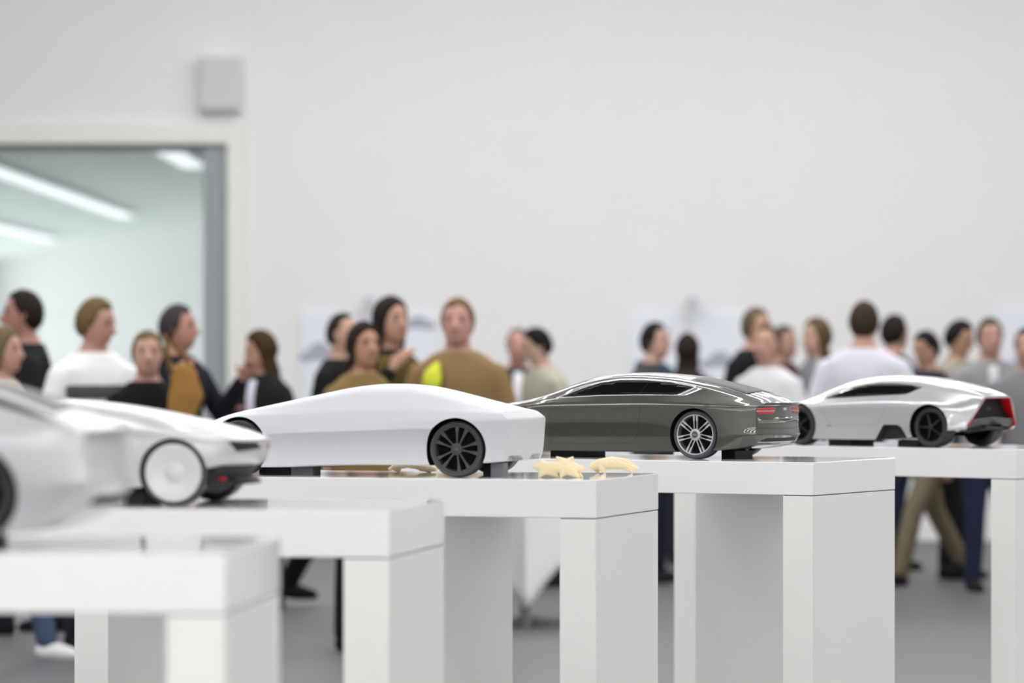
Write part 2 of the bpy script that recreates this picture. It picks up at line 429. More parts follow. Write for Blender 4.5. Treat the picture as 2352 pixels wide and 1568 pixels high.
def panel(name, surf, poly, axis, m, parent, off=0.0006, thick=0.0012, step=0.008):
    b = densify(poly, step); n = len(b)
    pts = [Vector(p) for p in b]
    xs = [p[0] for p in b]; ys = [p[1] for p in b]
    x = min(xs)+step*.5
    while x < max(xs):
        y = min(ys)+step*.5
        while y < max(ys):
            if inside((x, y), b) and min((Vector((x, y))-q).length for q in pts[:n]) > step*.45: pts.append(Vector((x, y)))
            y += step
        x += step
    vo, eo, fo, *_ = delaunay_2d_cdt(pts, [(i, (i+1) % n) for i in range(n)], [], 1, 1e-7)
    V, ok = [], []
    for p in vo:
        loc, nor = surf.hit(p[0], p[1], axis)
        ok.append(loc is not None); V.append((loc+nor*off) if loc is not None else Vector((0, 0, 0)))
    top = [f for f in fo if all(ok[i] for i in f)]
    me = pymesh(name, V, top)
    bm = bmesh.new(); bm.from_mesh(me); bpy.data.meshes.remove(me)
    bmesh.ops.delete(bm, geom=[v for v in bm.verts if not v.link_faces], context='VERTS')
    me = bmmesh(name, bm)
    o = link(name, me, m, parent, smooth=40)
    if axis in ('side',) and len(me.polygons):
        if sum(p.normal.y*p.area for p in me.polygons) < 0: me.flip_normals()
    elif axis == 'far' and sum(p.normal.y*p.area for p in me.polygons) > 0: me.flip_normals()
    elif axis == 'rear' and sum(p.normal.x*p.area for p in me.polygons) > 0: me.flip_normals()
    elif axis == 'front' and sum(p.normal.x*p.area for p in me.polygons) < 0: me.flip_normals()
    elif axis == 'top' and sum(p.normal.z*p.area for p in me.polygons) < 0: me.flip_normals()
    md = o.modifiers.new('thickness', 'SOLIDIFY'); md.thickness = thick; md.offset = -1
    return o
def ribbon(name, surf, pts, axis, width, m, parent, height=0.0006, closed=False, step=0.006):
    """a raised bead following a line on the body"""
    b = densify(pts, step, closed); L = []
    for p in b:
        loc, nor = surf.hit(p[0], p[1], axis)
        if loc is not None: L.append((loc, nor))
    n = len(L); vs_, fs = [], []
    for i in range(n):
        a = L[i-1][0] if (i > 0 or closed) else L[i][0]; c = L[(i+1) % n][0] if (i < n-1 or closed) else L[i][0]
        t = (c-a).normalized(); nn = L[i][1]; s = t.cross(nn).normalized()
        p = L[i][0]
        for su, hu in ((-.5, -0.3), (-.5, .6), (-.2, 1), (.2, 1), (.5, .6), (.5, -0.3)): vs_.append(p+s*width*su+nn*height*hu)
    k = 6
    for i in range(n if closed else n-1):
        j = (i+1) % n
        for q in range(k): fs.append((i*k+q, i*k+(q+1) % k, j*k+(q+1) % k, j*k+q))
    if not closed: fs += [tuple(range(k)), tuple(range((n-1)*k, n*k))]
    me = pymesh(name, vs_, fs); bm = bmesh.new(); bm.from_mesh(me); bpy.data.meshes.remove(me)
    return link(name, bmmesh(name, bm), m, parent, smooth=50)

def tyre_mesh(r, w, rr):
    """outer face towards +y at y=0, body runs to y=-w ; rr = rim radius"""
    pr = [(rr*0.99, -0.006), (rr, -0.001), (rr*1.02, 0.0), (rr+(r-rr)*0.55, 0.0015), (rr+(r-rr)*0.85, -0.0015), (r*0.992, -0.006), (r, -0.012)]
    pr += [(r, -w+0.012), (r*0.99, -w+0.005), (rr+(r-rr)*0.6, -w), (rr, -w+0.001), (rr*0.97, -w+0.006)]
    return lathe('tyre', pr, 72)
def ring_rim(rr, w, depth=0.012):
    pr = [(rr*0.90, -depth), (rr*0.915, -0.004), (rr*0.93, -0.0015), (rr*0.985, -0.001), (rr, -0.003), (rr, -0.01), (rr*0.96, -w*0.9), (rr*0.9, -w*0.9), (rr*0.88, -depth-0.004), (rr*0.90, -depth)]
    return lathe('rim', pr, 72)
def spoke_mesh(prof, y0, y1, dish=0.004):
    """outline [(r, halfwidth_left, halfwidth_right)] along +z"""
    vs_, fs = [], []
    n = len(prof); r0, r1 = prof[0][0], prof[-1][0]
    for (r, a, b) in prof:
        t = (r-r0)/(r1-r0); yy = y1-dish*(1-t)**1.5
        ch = min(0.0008, abs(b-a)*0.25)
        vs_ += [(a, y0, r), (a, yy-0.001, r), (a+ch, yy, r), (b-ch, yy, r), (b, yy-0.001, r), (b, y0, r)]
    k = 6
    for i in range(n-1):
        for q in range(k): fs.append((i*k+q, i*k+(q+1) % k, (i+1)*k+(q+1) % k, (i+1)*k+q))
    fs += [tuple(range(k)), tuple(range((n-1)*k, n*k))]
    me = pymesh('spoke', vs_, fs); bm = bmesh.new(); bm.from_mesh(me); bpy.data.meshes.remove(me)
    me = bmmesh('spoke', bm)
    for p in me.polygons: p.use_smooth = False
    return me
def rings_mesh(R, y, m=None, tube=0.0005):
    """four overlapping rings emblem, R = ring radius, facing +y"""
    bm = bmesh.new()
    for k in range(4):
        cx = (k-1.5)*R*1.45
        n, q = 20, 6
        V = []
        for i in range(n):
            t = 2*PI*i/n; V.append([bm.verts.new((cx+(R+tube*math.cos(s))*math.cos(t), y+tube*math.sin(s), (R+tube*math.cos(s))*math.sin(t))) for s in [2*PI*j/q for j in range(q)]])
        for i in range(n):
            for j in range(q): bm.faces.new((V[i][j], V[(i+1) % n][j], V[(i+1) % n][(j+1) % q], V[i][(j+1) % q]))
    return bmmesh('emblem', bm)
WCACHE = {}
def wheel(style, r, w, parent, x, y, z, side, tyre_m, turn=0.0):
    rr = {'seven': r*0.84, 'ten': r*0.86, 'five': r*0.76, 'disc': r*0.88}[style]
    key = (style, r)
    if key not in WCACHE:
        D = {'tyre': tyre_mesh(r, w, rr)}
        for p in D['tyre'].polygons: p.use_smooth = True
        D['tyre'].set_sharp_from_angle(angle=math.radians(50))
        if style == 'disc':
            D['disc'] = lathe('wheel_disc', [(0, 0.0), (rr*0.1, -0.0006), (rr*0.2, -0.0045), (rr*0.30, -0.0105), (rr*0.38, -0.0125), (rr*0.46, -0.0105), (rr*0.58, -0.006), (rr*0.8, -0.0015), (rr*0.93, 0.0012), (rr*0.985, 0.0004), (rr*0.995, -0.004), (rr*0.9, -0.02), (0, -0.02)], 64)
        else:
            D['rim'] = ring_rim(rr, w)
            D['back'] = lathe('brake_backing', [(0, -0.016), (rr*0.5, -0.017), (rr*0.9, -0.02), (rr*0.95, -w*0.8), (0, -w*0.8)], 40)
            hb = {'seven': 0.30, 'ten': 0.25, 'five': 0.16}[style]
            D['hub'] = lathe('hub_cap', [(0, 0.0), (rr*hb*0.55, 0.0), (rr*hb*0.6, -0.0006), (rr*hb*0.62, -0.0012), (rr*hb*0.95, -0.002), (rr*hb, -0.004), (rr*hb, -0.014), (0, -0.014)], 40)
            if style == 'seven':
                u = rr*0.045
                D['spoke'] = [spoke_mesh([(rr*0.2, s*0.35*u-u*.55, s*0.35*u+u*.55) if False else (rr*0.24, s*rr*0.075-u*.62, s*rr*0.075+u*.62), (rr*0.62, s*rr*0.088-u*.62, s*rr*0.088+u*.62), (rr*0.70, s*rr*0.09-u*(1.25 if s > 0 else 0.8), s*rr*0.09+u*(0.8 if s > 0 else 1.25)), (rr*0.95, s*rr*0.098-u*(1.5 if s > 0 else 0.9), s*rr*0.098+u*(0.9 if s > 0 else 1.5))], -0.010, -0.002, 0.0025) for s in (-1, 1)]
            elif style == 'ten':
                D['spoke'] = [spoke_mesh([(rr*0.2, -rr*0.05, rr*0.05), (rr*0.4, -rr*0.036, rr*0.036), (rr*0.62, -rr*0.042, rr*0.042), (rr*0.78, -rr*0.07, rr*0.07), (rr*0.95, -rr*0.095, rr*0.095)], -0.012, -0.003, 0.003)]
            else:
                D['spoke'] = [spoke_mesh([(rr*0.1, -rr*0.075, rr*0.075), (rr*0.5, -rr*0.06, rr*0.06), (rr*0.93, -rr*0.045, rr*0.045)], -0.014, -0.005, -0.004)]
        WCACHE[key] = D
    D = WCACHE[key]
    rot = (0, turn, 0) if side > 0 else (0, turn, PI)
    o = link('wheel', D['tyre'], tyre_m, parent, (x, y*side, z), rot)
    mm = {'seven': (M_alloy, M_alloy, M_alloy), 'ten': (M_char, M_char, M_char), 'five': (M_blackrim, M_blackrim, M_blackrim), 'disc': (M_disc,)*3}[style]
    if style == 'disc':
        link('wheel_disc', D['disc'], mm[0], o, smooth=40)
        return o
    link('rim', D['rim'], mm[0], o, smooth=35)
    link('brake_backing', D['back'], M_well, o, smooth=35)
    link('hub_cap', D['hub'], mm[2], o, smooth=30)
    n = {'seven': 7, 'ten': 10, 'five': 5}[style]
    for i in range(n):
        for sm in D['spoke']:
            a = 2*PI*i/n
            if style == 'ten': a += (0.075 if i % 2 else -0.075)
            link('spoke', sm, mm[1], o, (0, 0, 0), (0, a, 0))
    if style in ('seven', 'ten'):
        cap = rr*{'seven': 0.16, 'ten': 0.15}[style]
        if 'cap' not in D:
            D['cap'] = lathe('hub_badge', [(0, 0.0008), (cap*0.9, 0.0008), (cap, 0.0), (cap, -0.002), (0, -0.002)], 32)
            D['emb'] = rings_mesh(cap*0.24, 0.0011, tube=0.00035)
        link('hub_badge', D['cap'], M_char, o, smooth=30)
        link('emblem', D['emb'], M_alloy if style == 'seven' else M_block2, o)
    return o
def car_place(name, px, py, off, yaw, flip, lift=0.0):
    """thing at the axle midpoint on the table; local x forward, local +y the side that faces us"""
    a = math.radians(yaw); s = (py-YH)/(HC-HT-lift); X, Y = (px-CX)/s, FPX/s
    n = Vector((-math.sin(a), -math.cos(a))); O = Vector((X, Y))-off*n
    e = empty(name, (O.x, O.y, HT+lift))
    f = Vector((math.cos(a), -math.sin(a))) if flip else Vector((-math.cos(a), math.sin(a)))
    e.rotation_euler = (0, 0, math.atan2(f.y, f.x))
    return e
def finish_body(e, K, rho, paint, wheels, arch_r, wheel_z, extra_cutters=(), br=0.02, bf=0.03, sharp=30, inner=0.105):
    me = body_mesh('body', K, rho, br, bf)
    for p in me.polygons: p.use_smooth = True
    me.set_sharp_from_angle(angle=math.radians(sharp))
    ref = me.copy()
    rb = BVHTree.FromPolygons([v.co.copy() for v in ref.vertices], [tuple(p.vertices) for p in ref.polygons])
    o = link('body', me, paint, e)
    mx = e.matrix_basis.copy(); o.parent = None
    cs = [arch_cutter(x, wheel_z, arch_r, s*inner, s*0.3, M_well) for x in wheels for s in (1, -1)]+list(extra_cutters)
    cut(o, cs); o.parent = e
    me2 = o.data
    idx = 0
    for i, m in enumerate(me2.materials):
        if m == paint: idx = i
    keep_normals(me2, ref, rb, idx)
    bpy.data.meshes.remove(ref)
    return o, Surf(me2)

# ---- dark grey car
def car_grey():
    e = car_place('model_car', 1596, 1054.3, 0.178, 28.5, False)
    tag(e, 'glossy dark grey green scale model car with black windows and silver wheels', 'model car', 'scale model cars on display')
    xa, r = 0.582, 0.0726
    K = {
     'T0': [(.775, 0, .118), (.755, 0, .138), (.725, 0, .151), (.68, 0, .1615), (.63, 0, .169), (.577, 0, .178), (.529, 0, .197), (.474, 0, .219), (.405, 0, .240), (.338, 0, .2505), (.27, 0, .2555), (.2, 0, .2555), (.135, 0, .251), (.068, 0, .243), (0, 0, .232), (-.065, 0, .2185), (-.12, 0, .2035), (-.165, 0, .189), (-.195, 0, .1765), (-.208, 0, .171)],
     'T1': [(.765, .07, .116), (.745, .08, .138), (.68, .085, .161), (.577, .085, .176), (.474, .075, .2165), (.405, .072, .238), (.27, .078, .2535), (.135, .08, .2485), (0, .082, .2285), (-.12, .088, .199), (-.18, .085, .180), (-.206, .085, .169)],
     'G': [(.75, .115, .112), (.73, .13, .134), (.66, .138, .158), (.577, .142, .172), (.52, .138, .184), (.474, .131, .200), (.405, .120, .2215), (.338, .113, .2345), (.27, .113, .2405), (.135, .118, .236), (.03, .125, .222), (-.06, .128, .203), (-.13, .126, .184), (-.18, .12, .171), (-.202, .118, .166)],
     'B': [(.73, .14, .106), (.71, .15, .128), (.64, .162, .151), (.577, .163, .165), (.5, .160, .176), (.40, .156, .182), (.27, .157, .1865), (.13, .160, .188), (.03, .162, .186), (-.06, .162, .178), (-.13, .153, .169), (-.175, .142, .163), (-.196, .136, .161)],
     'S': [(.71, .155, .094), (.69, .165, .115), (.64, .175, .138), (.577, .181, .152), (.48, .177, .160), (.30, .175, .163), (.13, .179, .164), (.03, .188, .162), (-.05, .188, .159), (-.11, .178, .157), (-.16, .162, .156), (-.188, .150, .156)],
     'C': [(.70, .16, .075), (.67, .172, .085), (.577, .188, .11), (.48, .187, .115), (.30, .186, .117), (.13, .187, .117), (.03, .190, .108), (-.05, .190, .108), (-.11, .181, .106), (-.16, .166, .103), (-.187, .153, .101)],
     'L': [(.70, .16, .05), (.66, .174, .05), (.577, .185, .058), (.48, .179, .062), (.30, .177, .064), (.13, .180, .065), (.03, .190, .062), (-.05, .191, .066), (-.11, .183, .069), (-.16, .17, .071), (-.19, .157, .072)],
     'R': [(.70, .155, .024), (.66, .17, .022), (.577, .185, .021), (.48, .184, .021), (.30, .182, .022), (.13, .183, .024), (.03, .186, .025), (-.08, .186, .027), (-.12, .175, .032), (-.16, .155, .039), (-.178, .142, .044)],
     'F': [(.69, .14, .023), (.577, .165, .018), (.3, .162, .018), (.03, .165, .02), (-.08, .165, .026), (-.14, .15, .034), (-.176, .13, .042)],
     'F0': [(.69, 0, .023), (.3, 0, .018), (-.08, 0, .026), (-.176, 0, .042)],
    }
    rho = [0, 1, .5, .4, .55, 1, .3, .3, .6, 0]
    o, S = finish_body(e, K, rho, M_grey_paint, (0, xa), 0.0785, r, br=0.024, bf=0.05)
    for sd, ax in ((1, 'side'), (-1, 'far')):
        glass = [(.462, .181), (.395, .207), (.34, .2235), (.275, .2315), (.19, .2315), (.105, .2255), (.028, .2125), (.068, .1905), (.2, .1905), (.33, .188)]
        panel('side_window', S, glass, ax, M_glass, e, 0.0004, 0.0012, 0.007)
        panel('window_corner_trim', S, [(.070, .1885), (.038, .1885), (-.006, .2085), (.022, .2132)], ax, M_chrome, e, 0.0011, 0.0016, 0.004)
        rim = [(.475, .178), (.40, .2085), (.342, .2258), (.275, .234), (.19, .2338), (.105, .2278), (.018, .2135)]
        ribbon('window_trim', S, rim, ax, 0.0026, M_chrome, e, 0.0012)
        ribbon('window_trim', S, [(.47, .1785), (.33, .1862), (.2, .1888), (.05, .1888)], ax, 0.0022, M_chrome, e, 0.0012)
        ribbon('pillar_line', S, [(.196, .1905), (.186, .210), (.178, .231)], ax, 0.0012, M_seam, e, 0.0018)
        ribbon('door_seam', S, [(.478, .172), (.484, .14), (.484, .06), (.480, .044), (.468, .041), (.30, .043), (.215, .046), (.196, .062), (.186, .082), (.181, .12), (.182, .16), (.184, .188)], ax, 0.0009, M_seam, e, 0.0003)
        ribbon('roof_highlight', S, [(.55, .188), (.475, .2105), (.41, .2295), (.34, .2425), (.27, .248), (.19, .2475), (.1, .241), (.02, .2285), (-.06, .211), (-.12, .1945), (-.165, .1805)], ax, 0.0016, M_chrome, e, 0.0007)  # chrome bead stands in for the highlight along the roof edge
    for sd in (1, -1):
        panel('tail_light', S, [(sd*.150, .152), (sd*.070, .1545), (sd*.056, .149), (sd*.066, .1455), (sd*.150, .1455)], 'rear', M_red, e, 0.0012, 0.002, 0.006)
        panel('tail_light', S, [(sd*.150, .1415), (sd*.068, .1415), (sd*.062, .139), (sd*.074, .1345), (sd*.148, .1345)], 'rear', M_red, e, 0.0012, 0.002, 0.006)
        panel('light_bar', S, [(sd*.150, .1442), (sd*.060, .1442), (sd*.060, .1428), (sd*.150, .1428)], 'rear', M_chrome, e, 0.0012, 0.002, 0.006)
    panel('plate_recess', S, [(-.145, .124), (.145, .122), (.142, .108), (-.142, .110)], 'rear', mat('polished_grey_strip', (120, 121, 115), rough=0.1, metal=0.9, coat=1.0), e, 0.001, 0.002, 0.008)
    ribbon('boot_seam', S, [(.15, .1565), (.152, .10), (.147, .093), (0, .090), (-.147, .093), (-.152, .10), (-.15, .1565)], 'rear', 0.001, M_seam, e, 0.0003)
    panel('diffuser_slot', S, [(.125, .055), (.1, .0625), (-.1, .0625), (-.125, .055), (-.1, .0525), (.1, .0525)], 'rear', M_black, e, 0.0008, 0.0015, 0.008)
    ribbon('diffuser_trim', S, [(.135, .0515), (.1, .0508), (-.1, .0508), (-.135, .0515)], 'rear', 0.0022, M_chrome, e, 0.001)
    panel('rear_window', S, [(.055, -.095), (.055, .095), (-.03, .103), (-.118, .104), (-.135, .095), (-.135, -.095), (-.118, -.104), (-.03, -.103)], 'top', M_glass_top, e, 0.0006, 0.0012, 0.012)
    panel('windscreen', S, [(.555, -.115), (.565, 0), (.555, .115), (.49, .11), (.40, .098), (.385, 0), (.40, -.098), (.49, -.11)], 'top', M_glass, e, 0.0006, 0.0012, 0.012)
    loc, nor = S.hit(0.0, .1485, 'rear')
    em = link('emblem', rings_mesh(0.0036, 0.0, tube=0.0006), M_chrome, e, (loc.x-0.001, 0.0, .1485), (0, 0, PI/2))
    for x in (0, xa):
        for s in (1, -1):
            wheel('seven', r, 0.052, e, x, 0.178, r, s, M_tyre, turn=0.0)
    return e

# ---- matte white car
def car_white():
    e = car_place('model_car', 1047.5, 1096, 0.175, 17, False)
    tag(e, 'matte white windowless scale model car with charcoal ten spoke wheels', 'model car', 'scale model cars on display')
    xa, r = 0.588, 0.0713
    K = {
     'T0': [(.775, 0, .085), (.762, 0, .105), (.714, 0, .134), (.689, 0, .147), (.645, 0, .161), (.597, 0, .171), (.544, 0, .1815), (.488, 0, .193), (.404, 0, .2115), (.353, 0, .2225), (.305, 0, .2305), (.265, 0, .2345), (.218, 0, .236), (.158, 0, .235), (.116, 0, .2295), (.069, 0, .219), (.021, 0, .2055), (-.037, 0, .1915), (-.088, 0, .1785), (-.114, 0, .1715)],
     'T1': [(.765, .06, .083), (.75, .07, .103), (.68, .075, .147), (.544, .08, .1795), (.40, .08, .209), (.265, .082, .2315), (.158, .083, .232), (.069, .087, .216), (-.037, .092, .189), (-.114, .098, .169)],
     'G': [(.75, .1, .08), (.735, .115, .10), (.66, .128, .146), (.544, .132, .1715), (.40, .128, .1945), (.265, .122, .2145), (.158, .124, .2165), (.069, .13, .204), (-.037, .134, .1825), (-.115, .140, .1665)],
     'B': [(.735, .13, .075), (.715, .145, .098), (.64, .166, .140), (.588, .172, .154), (.48, .166, .158), (.35, .160, .165), (.2, .158, .171), (.08, .164, .170), (0, .174, .167), (-.07, .170, .1645), (-.117, .163, .1625)],
     'S': [(.72, .145, .068), (.70, .158, .09), (.64, .178, .118), (.588, .185, .135), (.48, .180, .130), (.35, .176, .133), (.2, .175, .139), (.08, .180, .143), (0, .187, .146), (-.07, .182, .146), (-.134, .172, .1475)],
     'C': [(.71, .15, .06), (.69, .163, .075), (.588, .188, .100), (.48, .187, .108), (.35, .185, .1135), (.2, .184, .119), (.08, .186, .123), (0, .189, .118), (-.07, .181, .11), (-.132, .168, .105)],
     'L': [(.70, .15, .04), (.67, .168, .05), (.588, .182, .064), (.50, .168, .074), (.35, .157, .079), (.2, .157, .081), (.08, .168, .078), (0, .185, .068), (-.07, .178, .062), (-.13, .164, .062)],
     'R': [(.70, .148, .026), (.66, .168, .024), (.588, .182, .022), (.50, .182, .022), (.38, .178, .028), (.25, .177, .031), (.1, .180, .029), (0, .185, .033), (-.075, .178, .038), (-.122, .164, .041)],
     'F': [(.69, .13, .025), (.5, .16, .021), (.25, .155, .028), (0, .16, .030), (-.075, .158, .036), (-.12, .148, .040)],
     'F0': [(.69, 0, .025), (.5, 0, .021), (.25, 0, .028), (-.075, 0, .036), (-.12, 0, .040)],
    }
    rho = [0, 1, .5, .35, .4, .16, .9, .4, .6, 0]
    o, S = finish_body(e, K, rho, M_white_matte, (0, xa), 0.0795, r, br=0.010, bf=0.05, sharp=22,
                       extra_cutters=[link('cutter', prism('cutter', [(a*.146, -.2), (a*.146, .040), (a*.136, .055), (a*.05, .055), (a*.03, .046), (a*.03, -.2)], -.30, -.105, 'x'), M_white_matte) for a in (1, -1)])
    panel('tail_badge', S, [(-.066, .1335), (-.094, .1335), (-.094, .1315), (-.066, .1315)], 'rear', mat('pale_grey_print', (196, 197, 201), rough=0.5), e, 0.0004, 0.0006, 0.004)
    for x in (0, xa):
        for s in (1, -1): wheel('ten', r, 0.052, e, x, 0.175, r, s, M_char, turn=0.05)
    return e

# ---- silver car with the red framed tail
def car_silver():
    e = car_place('model_car', 2136.5, 1027, 0.17, 40, False)
    tag(e, 'glossy silver scale model car with red framed black tail and black wheels', 'model car', 'scale model cars on display')
    xa, r = 0.539, 0.0673
    K = {
     'T0': [(.72, 0, .085), (.705, 0, .11), (.657, 0, .14), (.623, 0, .150), (.562, 0, .158), (.518, 0, .176), (.467, 0, .196), (.415, 0, .213), (.36, 0, .227), (.305, 0, .235), (.255, 0, .239), (.193, 0, .239), (.129, 0, .235), (.047, 0, .224), (-.035, 0, .209), (-.10, 0, .193), (-.135, 0, .182), (-.155, 0, .173)],
     'T1': [(.71, .06, .083), (.69, .07, .11), (.62, .08, .147), (.55, .08, .156), (.467, .075, .193), (.36, .07, .2245), (.255, .07, .2365), (.129, .07, .2325), (0, .07, .2135), (-.10, .066, .1915), (-.156, .06, .1715)],
     'G': [(.69, .1, .08), (.67, .115, .105), (.60, .125, .142), (.54, .128, .152), (.467, .122, .176), (.40, .114, .197), (.32, .108, .213), (.22, .107, .221), (.12, .108, .218), (.03, .108, .205), (-.06, .102, .19), (-.12, .094, .175), (-.155, .086, .165)],
     'B': [(.67, .125, .075), (.65, .14, .10), (.59, .155, .135), (.54, .156, .146), (.45, .152, .154), (.35, .150, .161), (.22, .151, .168), (.12, .153, .172), (.03, .152, .170), (-.06, .142, .160), (-.115, .125, .150), (-.150, .105, .142)],
     'S': [(.65, .14, .065), (.63, .155, .09), (.58, .172, .118), (.539, .178, .134), (.46, .174, .138), (.35, .171, .143), (.22, .172, .147), (.1, .178, .150), (.02, .184, .148), (-.05, .178, .136), (-.10, .155, .124), (-.142, .125, .116)],
     'C': [(.64, .145, .055), (.62, .16, .075), (.539, .181, .10), (.46, .175, .10), (.35, .170, .101), (.22, .171, .103), (.1, .179, .106), (.02, .187, .106), (-.05, .184, .098), (-.095, .168, .09), (-.134, .142, .086)],
     'L': [(.64, .145, .04), (.61, .16, .045), (.539, .18, .058), (.46, .176, .056), (.35, .172, .055), (.22, .172, .060), (.1, .178, .066), (.02, .186, .07), (-.05, .186, .07), (-.09, .178, .066), (-.126, .153, .068)],
     'R': [(.63, .14, .026), (.60, .155, .024), (.539, .175, .022), (.46, .176, .022), (.35, .174, .022), (.22, .172, .023), (.1, .174, .030), (.02, .183, .040), (-.05, .186, .053), (-.082, .181, .057), (-.118, .153, .060)],
     'F': [(.62, .12, .025), (.46, .155, .020), (.22, .152, .021), (.02, .155, .038), (-.08, .155, .055), (-.115, .14, .058)],
     'F0': [(.62, 0, .025), (.46, 0, .020), (.22, 0, .021), (.02, 0, .038), (-.08, 0, .055), (-.115, 0, .058)],
    }
    rho = [0, 1, .8, .7, .9, 1, .7, .5, .6, 0]
    op = [(a*.965, .112+(b-.112)*.965) for a, b in [(.079, .1625), (.074, .166), (-.074, .166), (-.079, .1625), (-.108, .125), (-.146, .074), (-.143, .066), (-.118, .030), (.118, .030), (.143, .066), (.146, .074), (.108, .125)]]
    cm = prism('cutter', op, -.30, -.108, 'x')
    cm.materials.append(M_red); cm.materials.append(M_black)
    for p in cm.polygons:
        if abs(p.normal.x) > 0.9: p.material_index = 1
    under = prism('cutter', [(-.3, -.05), (.07, -.05), (.07, .044), (-.085, .062), (-.3, .066)], -.112, .112, 'y'); under.materials.append(M_black)
    vent = prism('cutter', [(.226, .0), (.222, .022), (.190, .070), (.182, .0735), (.128, .0735), (.112, .066), (.088, .030), (.08, .0)], .150, .3, 'y'); vent.materials.append(M_diff)
    vent2 = prism('cutter', [(.226, .0), (.222, .022), (.190, .070), (.182, .0735), (.128, .0735), (.112, .066), (.088, .030), (.08, .0)], -.3, -.150, 'y'); vent2.materials.append(M_diff)
    o, S = finish_body(e, K, rho, M_silver, (0, xa), 0.0755, r, br=0.006, bf=0.05, sharp=34,
                       extra_cutters=[link('cutter', cm), link('cutter', under), link('cutter', vent), link('cutter', vent2)])
    for sd, ax in ((1, 'side'), (-1, 'far')):
        glass = [(.455, .158), (.40, .1795), (.35, .1955), (.30, .2055), (.24, .2105), (.175, .2105), (.108, .2065), (.066, .1985), (.105, .178), (.12, .1755), (.18, .1725), (.30, .1665), (.40, .161)]
        panel('side_window', S, glass, ax, M_glass, e, 0.0004, 0.0012, 0.007)
        ribbon('door_seam', S, [(.447, .157), (.452, .135), (.43, .10), (.405, .074), (.395, .069), (.215, .074), (.205, .085), (.185, .125), (.165, .155), (.135, .174)], ax, 0.0009, M_seam2, e, 0.0003)
        ribbon('roof_line', S, [(.475, .158), (.40, .190), (.33, .207)], ax, 0.0016, M_black, e, 0.0006)
        panel('fender_badge', S, [(.420, .0690), (.400, .0690), (.400, .0655), (.420, .0655)], ax, M_seam2, e, 0.0006, 0.001, 0.004)
        panel('side_vent', S, [(.217, .024), (.189, .068), (.181, .071), (.129, .071), (.114, .064), (.092, .030), (.10, .026)], ax, M_black, e, 0.0008, 0.0012, 0.008)
    # tail: dark panel, wing like diffuser with a pointed underside, maker's plate
    link('tail_panel', prism('tail_panel', [(.076, .160), (-.076, .160), (-.112, .112), (-.122, .098), (.122, .098), (.112, .112)], -.113, -.1085, 'x'), M_black, e)
    vs_ = [(-.134, .127, .093), (-.134, -.127, .093), (-.108, -.127, .093), (-.108, .127, .093), (-.143, 0, .101), (-.108, 0, .100),
           (-.122, .137, .066), (-.122, -.137, .066), (-.108, -.137, .064), (-.108, .137, .064), (-.128, .06, .078), (-.128, -.06, .078), (-.108, 0, .074), (-.126, 0, .074)]
    fs = [(0, 4, 5, 3), (4, 1, 2, 5), (0, 6, 10, 4), (4, 10, 13), (4, 13, 11), (4, 11, 7, 1), (6, 9, 12, 10), (10, 12, 13), (13, 12, 11), (11, 12, 8, 7), (0, 3, 9, 6), (1, 7, 8, 2)]
    link('diffuser', pymesh('diffuser', vs_, fs), M_diff, e, smooth=20)
    vs_ = [(-.115, .03, .074), (-.115, -.085, .072), (-.115, -.03, .058), (-.02, .03, .052), (-.02, -.085, .052), (-.02, -.03, .044), (-.155, -.04, .062)]
    link('diffuser_fin', pymesh('diffuser_fin', vs_, [(0, 3, 4, 1), (0, 2, 5, 3), (1, 4, 5, 2), (3, 5, 4), (0, 1, 6), (0, 6, 2), (1, 2, 6)]), M_diff, e)
    # red frame standing around the opening
    vs_, fs, n_ = [], [], len(op)
    cy_, cz_ = 0.0, .115
    for (y, z) in op:
        t = min(1, max(0, (z-.07)/.095)); xe = -.1335-.021*t
        d = Vector((y-cy_, z-cz_)); d = d*(1-.0042/max(d.length, .02))
        for (yy, zz, xx) in ((y, z, xe), (cy_+d.x, cz_+d.y, xe+.0005), (cy_+d.x, cz_+d.y, xe+.02), (y, z, xe+.02)): vs_.append((xx, yy, zz))
    for i_ in range(n_):
        if op[i_][1] < .07 and op[(i_+1) % n_][1] < .07: continue
        for q in range(4): fs.append((i_*4+q, i_*4+(q+1) % 4, ((i_+1) % n_)*4+(q+1) % 4, ((i_+1) % n_)*4+q))
    me_ = pymesh('red_trim', vs_, fs); bm_ = bmesh.new(); bm_.from_mesh(me_); bpy.data.meshes.remove(me_)
    link('red_trim', bmmesh('red_trim', bm_), M_red, e)
    box('tail_badge', (-.1145, -.113, -.02, .004, .124, .132), M_diff, e, 0.0006)
    for x in (0, xa):
        for s in (1, -1): wheel('five', r, 0.058, e, x, 0.17, r, s, M_tyre_b, turn=0.33)
    return e

